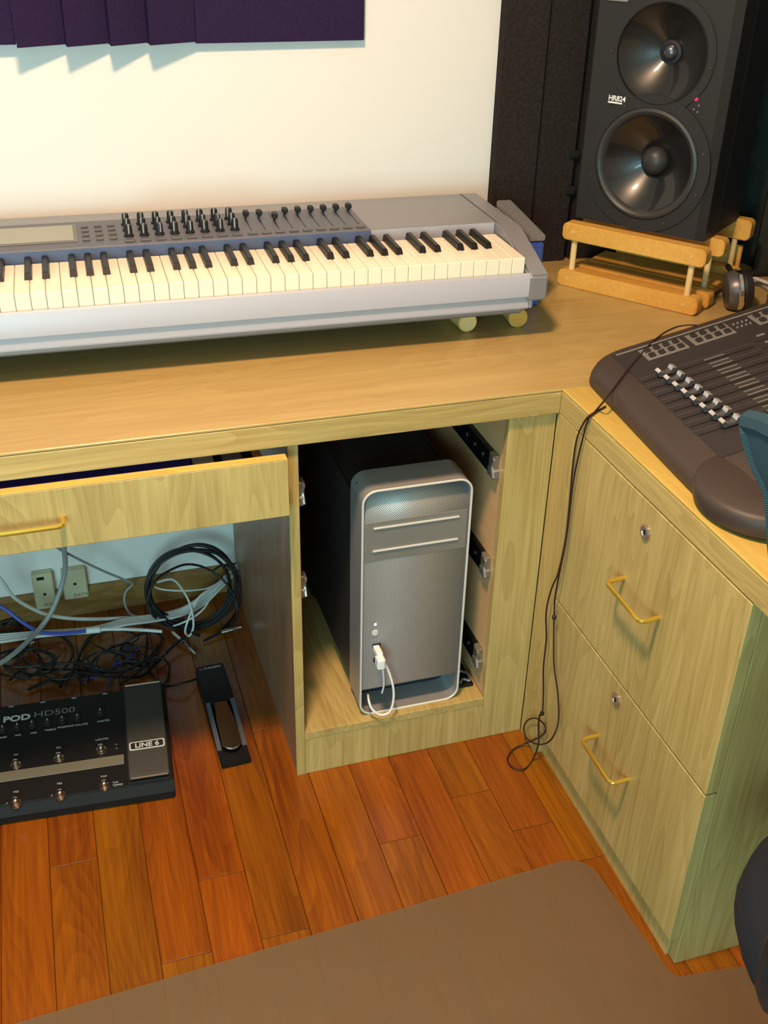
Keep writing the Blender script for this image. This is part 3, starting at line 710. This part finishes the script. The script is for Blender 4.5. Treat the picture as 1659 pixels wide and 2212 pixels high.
# button blocks along the far edge
pb = None
for (x0, x1) in ((.096, .172), (.182, .258), (.300, .376)):
    pd = MB().box(x0, x1, -.083, -.040, .0016, .0034, .0008, TM).build('button_block', 'mixer_pad', mx)
    for a in range(4):
        for b in range(2):
            px, py = x0+.012+a*.0175, -.0515-b*.020
            if pb is None:
                pb = MB().box(-.0052, .0052, -.0055, .0055, 0, .004, .001, Matrix.Rotation(-math.atan(TILT), 4, 'Y')).build('square_button', 'mixer_btn', pd); o = pb
            else: o = copyp(pb, pd)
            o.location = TM @ Vector((px, py, .0034))
for a in range(4):
    for b in range(2):
        MB().lathe([(.0022, 0), (.0018, .002)], TM @ Matrix.Translation((.268+a*.008, -.052-b*.014, .0016)), 8).build('indicator', 'mixer_mark', mx)
for i in range(6):
    MB().box(.275, .290, -.112-FP*i-.006, -.112-FP*i-.001, .0016, .0045, .0008, TM).build('select_button', 'mixer_pad', mx)
MB().box(.28, .33, -.165, -.150, .0016, .003, 0, TM).build('meter_window', 'hole', mx)

# headphones behind it
hp0 = Vector((.515, .262, H))
hp = thing('headphones', 'black headphones with shiny ring lying between stand and mixer', 'headphones', hp0, math.radians(-20))
cupM = Matrix.Translation((0, 0, .040)) @ Matrix.Rotation(math.radians(82), 4, 'Y')
c1 = MB().lathe([(.012, -.026), (.034, -.024), (.040, -.014), (.041, .0), (.038, .004)], cupM, 32).build('ear_cup', 'cap_dark', hp)
MB().lathe([(.0405, -.006), (.042, -.004), (.042, .003), (.0405, .005)], cupM, 32, cap=False).build('chrome_ring', 'chrome', c1)
MB().lathe([(.037, .004), (.040, .010), (.038, .022), (.028, .026), (.022, .018)], cupM, 32).build('ear_pad', 'rubber', c1)
cupN = Matrix.Translation((.085, -.035, .040)) @ Matrix.Rotation(math.radians(-80), 4, 'Y')
c2 = MB().lathe([(.012, -.026), (.034, -.024), (.040, -.014), (.041, .0), (.038, .004)], cupN, 32).build('ear_cup', 'cap_dark', hp)
MB().lathe([(.037, .004), (.040, .010), (.038, .022), (.028, .026), (.022, .018)], cupN, 32).build('ear_pad', 'rubber', c2)
MB().tube([(-.012, .0, .06), (-.012, .05, .07), (.0, .10, .055), (.03, .135, .03), (.07, .12, .035), (.1, .05, .06), (.1, -.02, .065)], .0055, 8).build('headband', 'rubber', hp)
for i, (pp_, lab) in enumerate((([(1588, 582), (1610, 592), (1640, 605), (1668, 616), (1700, 640)], 'pale cable lying on the desk along the dark foam'), ([(1583, 594), (1605, 602), (1630, 607), (1662, 626), (1700, 655)], 'grey cable lying on the desk behind the headphones'))):
    ps = [at(u, v, 'z', H+.006) for u, v in pp_]
    ps = [Vector((min(p.x, XW-.07), p.y, p.z)) for p in ps]
    q = MB().tube(ps, .004, 8).build('desk_cable', ('cord_white', 'cord_grey')[i]); setp(q, lab, 'cable', 'cables at the back of the desk')

# thin headphone cord: over the mixer, over the worktop edge, down to the floor
cc = thing('headphone_cord', 'thin dark cord hanging over the worktop edge to a loop on the floor', 'cord', (-.03, -.06, 0))
def mz(u, v, h=.003):                      # lies on the sloping mixer
    p = at(u, v, 'z', H+.06)
    for _ in range(12):
        l = Matrix.Rotation(math.radians(3.7), 3, 'Z') @ (p-mr0); p = at(u, v, 'z', H+min(.13, ztop(l.x))+h)
    return p
A = [mz(1505, 702), mz(1470, 704), mz(1440, 716), mz(1410, 738), mz(1385, 765), mz(1355, 800), mz(1325, 840), mz(1306, 865, .002)]
A += [at(1290, 884, 'z', H+.004), at(1280, 896, 'z', H+.003), at(1270, 908, 'x', -.004)]
B1 = [(1258, 950, -.006), (1242, 1020, -.008), (1232, 1090, -.01), (1222, 1170, -.012), (1208, 1240, -.014), (1199, 1290, -.012), (1197, 1333, -.012), (1196, 1380, -.014), (1197, 1440, -.016), (1205, 1500, -.02), (1206, 1560, -.024), (1190, 1598, -.034)]
A += [at(u, v, 'x', x_) for u, v, x_ in B1]
def fl_(u, v, zz):
    p = at(u, v, 'z', zz)
    if p.x > -.008: p = at(u, v, 'x', -.008)
    if p.y > -.008: p = at(u, v, 'y', -.008)
    return p
A += [fl_(u, v, zz) for u, v, zz in ((1165, 1608, .004), (1140, 1597, .004), (1131, 1575, .005), (1140, 1556, .006), (1160, 1552, .006), (1178, 1570, .006), (1172, 1588, .008), (1140, 1604, .008), (1110, 1618, .004), (1096, 1640, .003), (1108, 1658, .003), (1132, 1662, .003), (1150, 1642, .003), (1163, 1608, .010), (1163, 1570, .012))]
A += [at(u, v, 'x', x_) for u, v, x_ in ((1166, 1545, -.022), (1172, 1535, -.020), (1174, 1490, -.016), (1174, 1440, -.016), (1180, 1380, -.014), (1180, 1320, -.014), (1192, 1270, -.012), (1205, 1240, -.0105), (1221, 1170, -.0085), (1230, 1090, -.0065), (1238, 1000, -.006), (1247, 945, -.005), (1262, 912, -.004))]
A += [at(1275, 897, 'z', H+.003), at(1292, 887, 'z', H+.0025), at(1308, 878, 'z', H+.0025)]
MB().tube(A, .0017, 6, 5).build('cord', 'cord_brown', cc, True)
for u, v in ((1197, 1333), (1171, 1541)):
    p = at(u, v, 'x', -.014); MB().lathe([(.001, -.006), (.004, -.003), (.0045, .002), (.001, .006)], Matrix.Translation(p), 10).build('knot', 'cord_brown', cc, True)

# ------------------------------------------------------------------ floor pedalboard
pr = math.radians(-3.7)
pd0 = Vector((-.7177, .010, 0))
pb_ = thing('pedalboard', 'black multi effects floor pedalboard with footswitches and expression pedal', 'pedalboard', pd0, pr)
# local frame: x runs to the left (negative), y to the wall
def pz(y): return .036+.026*min(1, max(0, (y-.012)/.25))
PWD = .54
MB().prism([(.0, .002), (.0, .020), (.012, .036), (.262, .062), (.268, .056), (.268, .002)], 'x', -PWD, 0, .0012).build('chassis', 'pod', pb_)
MB().prism([(-.0035, .004), (-.0035, .019), (.0095, .0355), (.0105, .0345), (-.001, .018), (-.001, .004)], 'x', -PWD+.002, -.002).build('front_trim', 'pod_edge', pb_)
PT = Matrix.Translation((0, .012, .0362)) @ Matrix.Rotation(math.atan(.026/.25), 4, 'X')   # sloping top: x, along slope, normal
def loc(u, v):
    p = at(u, v, 'z', .05)
    for _ in range(8):
        l = Matrix.Rotation(-pr, 3, 'Z') @ (p-pd0); p = at(u, v, 'z', pz(l.y)+.0005)
    l = Matrix.Rotation(-pr, 3, 'Z') @ (p-pd0); return l.x, l.y-.012
sx0, sy0 = loc(268, 1640); sx1, sy1 = loc(0, 1685)
MB().box(-PWD+.02, sx0, sy0-.012, sy0+.012, .0002, .0022, .0006, PT).build('divider_bar', 'pod_stripe', pb_)
fs0 = None
for u, v in ((35, 1655), (128, 1640), (219, 1622), (35, 1737), (131, 1720), (226, 1700)):
    a, b = loc(u, v)
    if fs0 is None:
        fs0 = MB().lathe([(.0105, 0), (.0105, .003), (.008, .0035), (.0075, .006), (.006, .0065), (.006, .014), (.005, .0165), (.002, .018), (.0004, .0182)], PT.to_3x3().to_4x4(), 20).build('footswitch', 'chrome', pb_); o = fs0
    else: o = copyp(fs0, pb_)
    o.location = PT @ Vector((a, b, 0))
for a_, b_ in ((-.35, .11), (-.43, .11), (-.35, .015), (-.43, .015)): 
    o = copyp(fs0, pb_); o.location = PT @ Vector((a_, b_, 0))
kn = None
for u, v in ((6, 1578), (38, 1573), (70, 1568), (103, 1563), (135, 1558), (168, 1553), (217, 1541)):
    a, b = loc(u, v)
    if kn is None:
        kn = MB().lathe([(.008, 0), (.008, .003), (.0065, .0035), (.0062, .009), (.005, .010)], PT.to_3x3().to_4x4(), 16).build('knob', 'rubber', pb_)
        kt = MB().box(-.0008, .0008, .0005, .0062, .0098, .0108, 0, PT.to_3x3().to_4x4()).build('pointer', 'pod_text', kn); o = kn
    else: o = copyp(kn, pb_); copyp(kt, o)
    o.location = PT @ Vector((a, b, 0)); 
def ptext(t, u, v, size, mat='pod_text', sx=1.0, off=0):
    a, b = loc(u, v); return lettering(t, size, mat, pb_, PT @ Matrix.Translation((a, b, .0004)), .0002, sx=sx, offset=off)
ptext('POD', 6, 1560, .0205, sx=1.25, off=.0007); ptext('HD500', 72, 1549, .0205, 'pod_text_dim', sx=1.35)
for t, u, v in (('BASS', -2, 1595), ('MID', 32, 1590), ('MID', 66, 1585), ('TREBLE', 96, 1579), ('PRESENCE', 124, 1573), ('VOLUME', 160, 1568), ('MASTER', 210, 1560), ('FS1', 30, 1632), ('FS2', 121, 1617), ('LOOPER', 206, 1600), ('FS5', 29, 1713), ('FS6', 123, 1695), ('TAP', 217, 1680)):
    ptext(t, u, v, .0062, sx=1.1)
for t, u, v in (('TAP', 243, 1693), ('TEMPO', 243, 1699)): ptext(t, u, v, .006, sx=1.0)
for u, v in ((251, 1607), (252, 1616), (15, 1735), (112, 1718)):
    a, b = loc(u, v); MB().lathe([(.002, 0), (.0016, .0008)], PT @ Matrix.Translation((a, b, 0)), 8).build('indicator', 'pod_text_dim', pb_)
# expression pedal
ep0, e_y0 = loc(282, 1695); ex1, e_y1 = loc(366, 1672)
EPM = PT @ Matrix.Translation((0, -.006, .0)) 
MB().box(ep0-.004, ex1+.004, .0, .250, .0003, .006, .001, PT).build('pedal_well', 'hole', pb_)
ep = MB().prism([(.003, .010), (.003, .016), (.012, .021), (.228, .030), (.238, .026), (.238, .018)], 'x', ep0, ex1, .001, PT).box(ep0+.015, ex1-.015, .1, .14, .006, .019, 0, PT).build('expression_pedal', 'pod_pedal', pb_)
epM = PT @ Matrix.Rotation(math.atan(.009/.216), 4, 'X')
MB().tube([PT @ Vector((ep0+.002, .0035, .0155)), PT @ Vector((ex1-.002, .0035, .0155))], .0022, 8, 1).build('chrome_edge', 'chrome', ep)
MB().tube([PT @ Vector((ep0+.002, .235, .0292)), PT @ Vector((ex1-.002, .235, .0292))], .0018, 8, 1).build('chrome_edge', 'chrome', ep)
bxc = (ep0+ex1)/2; BM_ = PT @ Matrix.Translation((bxc, .074, .0241)) @ Matrix.Rotation(math.atan(.009/.216), 4, 'X')
bg = MB().prism(rrect(.068, .020, .004, 4, -.034, -.010), 'z', 0, .0012, 0, BM_).build('badge', 'pod_text', ep)
MB().prism(rrect(.062, .0145, .003, 4, -.031, -.00725), 'z', .0012, .0016, 0, BM_).build('badge_field', 'hole', bg)
lettering('LINE 6', .0145, 'pod_text', bg, BM_ @ Matrix.Translation((0, -.0052, .0018)), .0003, align='CENTER', sx=1.15, offset=.0004)
for k in range(7):
    MB().box(-.50+k*.062, -.49+k*.062, .258, .262, .058, .0632, .0006).build('rear_socket_mark', 'pod_text_dim', pb_)

# ------------------------------------------------------------------ sustain pedal
p_a = at(480, 1663, 'z', 0); p_b = at(543, 1648, 'z', 0)
sa = math.radians(2.0)
su0 = (p_a+p_b)/2
su = thing('sustain_pedal', 'black piano sustain pedal with metal lever on the wood floor', 'pedal', (su0.x, su0.y, 0), sa)
PWs = .030
MB().prism([(0, .001), (.0, .012), (.018, .013), (.04, .013), (.04, .001)], 'x', -PWs, PWs, .0012).build('toe_plate', 'pod', su)
for sgn in (-1, 1):
    MB().prism([(.04, .001), (.04, .0128), (.150, .045), (.150, .001)], 'x', min(sgn*PWs, sgn*.021), max(sgn*PWs, sgn*.021), .001).build('cheek', 'pod', su)
hs = MB().prism([(.1505, .001), (.1505, .047), (.165, .051), (.262, .054), (.272, .048), (.274, .001)], 'x', -PWs, PWs, .0025).build('housing', 'pod', su)
MB().prism([(.040, .0145), (.145, .046), (.150, .048), (.150, .045), (.04, .0125)], 'x', -.0300, -.0212).prism([(.040, .0145), (.145, .046), (.150, .048), (.150, .045), (.04, .0125)], 'x', .0212, .0300).build('side_plate', 'pedal_grey', su)
MB().box(-.0205, .0205, .041, .150, .001, .006).build('well', 'hole', su)
lv = [(-.0195, .058)]
P = []
for k in range(13):
    a = math.pi+math.pi*k/12; P.append((.0195*math.cos(a), .042+.018*math.sin(a)))
P += [(.0185, .10), (.0125, .150), (-.0125, .150), (-.0185, .10)]
LM = Matrix.Translation((0, 0, .018)) @ Matrix.Rotation(math.atan(.17), 4, 'X')
MB().prism(P, 'z', 0, .006, .002, LM).build('lever', 'chrome', su)
lettering('M-AUDIO', .0085, 'pod_text', hs, Matrix.Translation((-.014, .250, .0549)), .0002)
MB().lathe([(.0042, 0), (.004, .0005)], Matrix.Translation((-.0205, .2525, .0541)), 14).build('emblem', 'red', hs)

# ------------------------------------------------------------------ sockets on the wall
for i, (u0, v0, u1, v1, txt) in enumerate(((66, 1236, 124, 1303, 'PORT'), (130, 1229, 192, 1281, 'DATA'))):
    a = at(u0, v0, 'y', YW-.006); b = at(u1, v1, 'y', YW-.006)
    w = thing('wall_plate', ('ivory wall plate with a dark slot and printed letters', 'ivory wall plate with one screw and printed letters')[i], 'wall plate', ((a.x+b.x)/2, YW, (a.z+b.z)/2))
    hw_, hh_ = (b.x-a.x)/2, (a.z-b.z)/2
    MB().box(-hw_, hw_, -.024, -.0003, -hh_, hh_, .003).build('plate', 'outlet', w)
    if i == 0: MB().box(-.012, .004, -.0248, -.024, hh_-.014, hh_-.006).build('socket_slot', 'hole', w)
    MB().lathe([(.004, 0), (.0035, .0012)], Matrix.Translation((.000, -.024, -.006+.010*i)) @ Matrix.Rotation(math.pi/2, 4, 'X'), 12).build('screw', 'screw', w)
    lettering(txt, .012, 'grey_button', w, Matrix.Translation((-.006, -.0242, -hh_+.008)) @ Matrix.Rotation(math.pi/2, 4, 'X'), .0002)

# ------------------------------------------------------------------ cables under the desk
def cable(name, label, mat, r, pts, group='cables under the desk', sm=6, mode='pix', cat='cable'):
    P = [at(u, v, ax, val) for u, v, ax, val in pts] if mode == 'pix' else [Vector(p) for p in pts]
    for p in P: p.y = min(p.y, YW-.027-r); p.z = max(p.z, r+.0005)
    o = MB().tube(P, r, 8, sm).build(name, mat); return setp(o, label, cat, group)
Y = 'y'; Z = 'z'
for k in range(4):
    d_ = k*.007
    cable('network_cable', 'white cable of the bundle leaving beside the pedestal' , 'cord_white', .0032, [(517, 1216+k*5, Y, .635), (480, 1252+k*5, Y, .61), (440, 1285+k*7, Y, .59), (390, 1318+k*4, Y, .57-d_), (330, 1330+k*4, Y, .55-d_), (270, 1338+k*4, Y, .54-d_), (200, 1356+k*3, Y, .52-d_), (100, 1364+k*3, Y, .50-d_), (0, 1372+k*5, Y, .48-d_), (-80, 1380+k*5, Y, .47-d_)], 'white bundled cables along the baseboard')
cable('network_cable', 'white cable with a narrow hanging loop in front of the coil', 'cord_white', .0026, [(520, 1222, Y, .63), (470, 1262, Y, .56), (430, 1290, Y, .52), (408, 1335, Y, .50), (400, 1365, Y, .49), (410, 1373, Y, .488), (418, 1350, Y, .49), (412, 1310, Y, .50), (395, 1275, Y, .53), (372, 1252, Y, .57), (340, 1258, Y, .6)])
cable('network_cable', 'thin white cable crossing level through the black coil', 'cord_white', .002, [(500, 1240, Y, .60), (455, 1268, Y, .585), (420, 1275, Y, .58), (380, 1276, Y, .58), (345, 1272, Y, .585), (320, 1262, Y, .6)])
cable('white_lead', 'white lead hanging loose under the bundle near the coil', 'cord_white', .0022, [(490, 1255, Y, .59), (460, 1285, Y, .54), (440, 1315, Y, .51), (415, 1335, Y, .50), (390, 1347, Y, .50), (375, 1352, Y, .51)])
cable('grey_cable', 'thick grey cable dropping from the shallow drawer past the wall plates', 'cord_grey', .0055, [(137, 1110, Y, .42), (138, 1175, Y, .47), (141, 1225, Y, .51), (132, 1270, Y, .51), (112, 1320, Y, .49), (88, 1355, Y, .47), (60, 1385, Y, .43), (20, 1420, Y, .38), (-30, 1450, Y, .34)])
cable('grey_cable', 'thin grey cable slanting down from the drawer to a white loop', 'cord_grey', .0028, [(90, 1155, Y, .45), (112, 1176, Y, .47), (160, 1203, Y, .52), (220, 1232, Y, .57), (275, 1255, Y, .60), (287, 1262, Y, .61), (272, 1278, Y, .61), (269, 1300, Y, .60), (280, 1325, Y, .59), (305, 1334, Y, .57)])
cable('white_cable', 'white cable sweeping from the far side along the baseboard', 'cord_white', .0042, [(-60, 1190, Y, .50), (0, 1250, Y, .52), (30, 1290, Y, .54), (70, 1315, Y, .55), (110, 1330, Y, .55), (170, 1337, Y, .55), (250, 1336, Y, .55), (330, 1330, Y, .56), (400, 1312, Y, .58), (470, 1262, Y, .61)])
cable('blue_cable', 'blue cable with a white sleeve across the tangle', 'cord_blue', .0042, [(-40, 1290, Y, .50), (10, 1315, Y, .49), (50, 1345, Y, .475), (90, 1366, Y, .47), (140, 1368, Y, .47), (187, 1363, Y, .47)])
cable('white_cable', 'white cable carrying on from the blue one toward the coil', 'cord_white', .0038, [(187, 1363, Y, .47), (200, 1362, Y, .47), (218, 1360, Y, .47), (260, 1359, Y, .46), (310, 1361, Y, .46), (350, 1364, Y, .45)])
setp(MB().cyl(at(186, 1363, 'y', .469), at(216, 1360, 'y', .469), .0072, 12).build('cable_sleeve', 'paper'), 'white sleeve joining the blue and white cables', 'sleeve')
# black coil leaning on the wall
ctr = at(416, 1302, 'y', .55)
for k in range(6):
    rx = .100+.004*math.sin(k*2.1); ph = k*1.1; pts = []
    for j in range(20):
        a = 2*math.pi*j/20
        px = ctr.x+.008*math.sin(k*1.7)+(rx+.004*math.cos(2*a+ph))*math.cos(a); zz = ctr.z+.004*math.cos(k*2.3)+(.094+.003*math.sin(3*a+ph))*math.sin(a)
        pts.append(Vector((px, .555+.012*(k-2.5)/2.5*.7+.25*(zz-ctr.z)+.006*math.sin(a*2+ph), zz)))
    dz_ = min(p.z for p in pts); lift = max(0, .006-dz_)
    for p in pts: p.z += lift
    if k == 0: coil = MB()
    coil.tube(pts, .0034, 7, 3, True)
ck = coil.build('coiled_cable', 'cord_black'); setp(ck, 'thick black audio cable wound in a ring against the baseboard', 'cable', 'cables under the desk')
cable('black_cable', 'black cable arching over the top of the coil', 'cord_black', .0028, [(318, 1300, Y, .52), (335, 1255, Y, .54), (375, 1228, Y, .56), (410, 1219, Y, .57), (450, 1230, Y, .57), (490, 1262, Y, .55), (512, 1310, Y, .53), (500, 1350, Y, .50), (440, 1385, Z, .006)])
cable('black_cable', 'thin black cable bulging out beside the pedestal', 'cord_black', .0024, [(460, 1232, Y, .60), (485, 1220, Y, .61), (507, 1235, Y, .61), (520, 1275, Y, .60), (512, 1320, Y, .57), (480, 1360, Z, .01)])
# tangle on the floor: individual black leads
random.seed(21)
tang = [
 ([(-40, 1340), (30, 1370), (110, 1372), (170, 1368), (250, 1345), (330, 1338), (380, 1350), (430, 1372)], .0045, 'thick black lead running in front of the white bundle'),
 ([(0, 1275), (20, 1300), (35, 1335), (42, 1372), (60, 1395), (30, 1420), (-20, 1430)], .0034, 'black lead falling straight from the far side'),
 ([(-10, 1330), (30, 1315), (45, 1305), (25, 1300), (5, 1330), (20, 1365), (55, 1340), (70, 1390)], .0024, 'thin black lead knotted near the blue cable'),
 ([(180, 1480), (168, 1440), (180, 1400), (215, 1360), (260, 1338), (320, 1345)], .0026, 'thin black lead curving up to the coil'),
 ([(20, 1470), (60, 1440), (120, 1450), (150, 1430), (155, 1395), (120, 1372), (70, 1385), (50, 1420), (90, 1445), (170, 1446), (240, 1452), (310, 1430), (340, 1395)], .0028, 'black lead in a wide oval on the floor'),
 ([(190, 1475), (200, 1430), (240, 1400), (280, 1390), (300, 1410), (270, 1435), (220, 1450), (180, 1440)], .0022, 'thin black lead in a small closed loop'),
 ([(260, 1478), (300, 1450), (330, 1420), (350, 1380), (330, 1365), (290, 1375), (262, 1400), (275, 1430), (310, 1440)], .003, 'black lead looping behind the pedalboard'),
 ([(350, 1482), (362, 1465), (366, 1440), (355, 1425), (335, 1420), (320, 1440), (335, 1465), (360, 1482), (400, 1474), (432, 1464)], .0026, 'black lead from the sustain pedal curling to the pedalboard'),
 ([(60, 1490), (110, 1470), (140, 1478), (160, 1440), (190, 1380), (220, 1365)], .003, 'black lead plugged into the pedalboard from the sleeve'),
 ([(130, 1485), (150, 1455), (230, 1460), (300, 1462), (330, 1440), (370, 1400), (400, 1375)], .0034, 'black lead stretched along the pedalboard back'),
 ([(0, 1455), (60, 1465), (90, 1430), (60, 1400), (20, 1410), (10, 1440), (50, 1460), (110, 1452)], .0024, 'thin black lead in a pretzel near the far side'),
 ([(310, 1345), (318, 1380), (312, 1420), (300, 1450)], .0024, 'short black lead hanging from the coil to the floor'),
]
for i, (pp_, r, lab) in enumerate(tang):
    cable('black_lead', lab, 'cord_black', r, [(u, v, Z, .006+.006*((i+j) % 4)) for j, (u, v) in enumerate(pp_)], 'black leads tangled on the floor')
for k in range(7):
    c_u, c_v = random.uniform(30, 300), random.uniform(1385, 1450); a0 = random.uniform(0, 6); pp_ = []
    for j in range(9): a = a0+j*.85; pp_.append((c_u+random.uniform(35, 75)*math.cos(a), min(1468, c_v+random.uniform(14, 32)*math.sin(a))))
    cable('black_lead', 'black lead looped in the dense tangle behind the pedalboard', 'cord_black', random.choice((.002, .0026, .003)), [(u, v, Z, .016+.004*((k+j) % 5)) for j, (u, v) in enumerate(pp_)], 'black leads looped behind the pedalboard')
for pp_, r, lab, mt in (([(20, 1450), (60, 1420), (110, 1400), (140, 1390), (125, 1420), (90, 1440)], .0018, 'thin red lead in the floor tangle', 'red'), ([(180, 1470), (240, 1445), (255, 1415), (280, 1400), (285, 1430)], .002, 'thin blue lead in the floor tangle', 'cord_blue'), ([(225, 1500), (238, 1470), (245, 1440), (275, 1425), (300, 1400)], .002, 'second blue lead running to the pedalboard back', 'cord_blue')):
    cable('thin_lead', lab, mt, r, [(u, v, Z, .012) for u, v in pp_], 'coloured thin leads in the tangle')
def jack(a, b, lab):
    a, b = Vector(a), Vector(b); d = (b-a); L_ = d.length; q = Vector((0, 0, 1)).rotation_difference(d.normalized()).to_matrix().to_4x4()
    t = thing('jack_plug', lab, 'plug', (a.x, a.y, min(a.z, b.z)-.004)); Mx = Matrix.Translation(a) @ q
    MB().lathe([(.004, 0), (.0055, .01), (.0055, L_*.55), (.003, L_*.56)], Mx, 12).build('barrel', 'chrome', t, True)
    MB().lathe([(.003, L_*.56), (.003, L_*.93), (.0035, L_*.95), (.001, L_)], Mx, 10).build('tip', 'chrome', t, True)
jack(at(372, 1366, 'z', .016), at(424, 1414, 'z', .006), 'silver jack plug on the floor pointing away from the coil')
jack(at(478, 1366, 'z', .012), at(522, 1354, 'z', .012), 'silver jack plug lying beside the pedestal side')
jack(at(74, 1388, 'z', .016), at(10, 1430, 'z', .012), 'pale jack plug in the tangle near the pedalboard')

# ------------------------------------------------------------------ chair mat
def fillet(P, rad, n=6):
    out = []; m_ = len(P)
    for i in range(m_):
        p, r = Vector(P[i]), rad[i]; a, b = Vector(P[i-1]), Vector(P[(i+1) % m_])
        if r == 0: out.append(p); continue
        u, v = (a-p).normalized(), (b-p).normalized(); ang = u.angle(v); t = r/math.tan(ang/2)
        s, e = p+u*t, p+v*t; c = p+(u+v).normalized()*(r/math.sin(ang/2))
        a0 = math.atan2((s-c).y, (s-c).x); a1 = math.atan2((e-c).y, (e-c).x); da = (a1-a0+math.pi) % (2*math.pi)-math.pi
        for k in range(n+1): q = a0+da*k/n; out.append(c+r*Vector((math.cos(q), math.sin(q))))
    return out
mo = fillet([(-1.6, -.425), (-.022, -.340), (.006, -.612), (.16, -.628), (.16, -1.25), (.02, -1.25), (.0, -1.75), (-1.6, -1.75)], [0, .05, .02, .05, .03, .02, .05, 0])
mt_ = MB().prism([(p.x, p.y) for p in mo], 'z', .0006, .0028).build('chair_mat', 'mat_vinyl'); setp(mt_, 'translucent brownish vinyl chair mat covering the plank floor', 'mat')

# ------------------------------------------------------------------ office chair at the side worktop
ch0 = Vector((.09, -.93, 0))
chair = thing('office_chair', 'dark teal mesh office chair pushed up to the side worktop', 'chair', ch0)
def W(x, y, z): return (x-ch0.x, y-ch0.y, z)
bxk = -.13
nu, nv = 16, 24; q = MB(); vs = []; fs = []
edge_ = [(p.z, p.y) for p in (at(u, v, 'x', bxk) for u, v in ((1590, 905), (1596, 940), (1612, 990), (1640, 1043), (1646, 1080), (1651, 1170), (1660, 1250), (1690, 1420)))]
def bpt(s, t, off):                      # s across (0..1), t up (0..1)
    yc = -.972; z0, z1 = edge_[-1][0], edge_[0][0]; z = z0+t*(z1-z0); hw2 = .05
    for (za, ya), (zb_, yb) in zip(edge_, edge_[1:]):
        if zb_ <= z <= za+1e-9: hw2 = yb+(ya-yb)*(z-zb_)/(za-zb_)-yc-.012; break
    e = abs(1-2*s); y = yc+(1-2*s)*hw2; z += .035*(1-e**4)*t**6
    return W(bxk-.04*(1-e*e)+off, y, z)
for off in (0, .022):
    for j in range(nv+1):
        for i in range(nu+1): vs.append(bpt(i/nu, j/nv, off))
m1 = (nu+1)*(nv+1)
for j in range(nv):
    for i in range(nu):
        a = j*(nu+1)+i; fs.append((a, a+1, a+nu+2, a+nu+1)); fs.append((m1+a, m1+a+nu+1, m1+a+nu+2, m1+a+1))
rimI = [i for i in range(nu+1)]+[j*(nu+1)+nu for j in range(1, nv+1)]+[nv*(nu+1)+i for i in range(nu-1, -1, -1)]+[j*(nu+1) for j in range(nv-1, 0, -1)]
for a, b in zip(rimI, rimI[1:]+rimI[:1]): fs.append((a, m1+a, m1+b, b))
bkk = q.add(vs, fs).build('backrest', 'chair_mesh', chair)
MB().tube([tuple((Vector(vs[i])+Vector(vs[m1+i]))/2) for i in rimI], .014, 8, 1, True).build('back_frame', 'chair_mesh', bkk)
MB().tube([W(bxk-.03, -.972, .86), W(bxk-.045, -.965, .70), W(bxk-.03, -.955, .50), W(.0, -.95, .40), W(.1, -.94, .385)], .02, 10).build('back_arm', 'chair_frame', chair)
seatP = fillet([(-.125, -.705), (.36, -.70), (.36, -1.19), (-.125, -1.185)], [.20, .08, .08, .20], 10)
q = MB(); vs = []; n = len(seatP); cen = Vector((.12, -.945))
for f_, z_ in ((.86, .395), (.97, .402), (1.0, .425), (.985, .455), (.93, .472), (.6, .470), (.2, .466)):
    for p in seatP: a = cen+(p-cen)*f_; vs.append(W(a.x, a.y, z_))
fs = [tuple(range(n))[::-1], tuple(6*n+i for i in range(n))]+[(j*n+i, j*n+(i+1) % n, (j+1)*n+(i+1) % n, (j+1)*n+i) for j in range(6) for i in range(n)]
q.add(vs, fs).build('seat', 'chair_seat', chair, sharp=1.2)
MB().cyl(W(.13, -.93, .10), W(.13, -.93, .396), .025, 16).build('gas_lift', 'chrome', chair)
MB().lathe([(.05, .075), (.045, .11), (.03, .12)], Matrix.Translation(W(.13, -.93, 0)), 16).build('hub', 'chair_frame', chair)
for k in range(5):
    a = 2*math.pi*k/5+.15; d_ = Vector((math.cos(a), math.sin(a), 0)); c_ = Vector(W(.13, -.93, 0))
    lg = MB().tube([c_+d_*.03+Vector((0, 0, .095)), c_+d_*.27+Vector((0, 0, .072))], [.022, .014], 8, 1).build('leg', 'chair_frame', chair)
    p = c_+d_*.262; ax = Vector((-d_.y, d_.x, 0))
    MB().cyl(p+ax*-.02+Vector((0, 0, .0305)), p+ax*.02+Vector((0, 0, .0305)), .0275, 16).cyl(p+Vector((0, 0, .04)), p+Vector((0, 0, .07)), .006, 8).build('caster', 'rubber', lg)
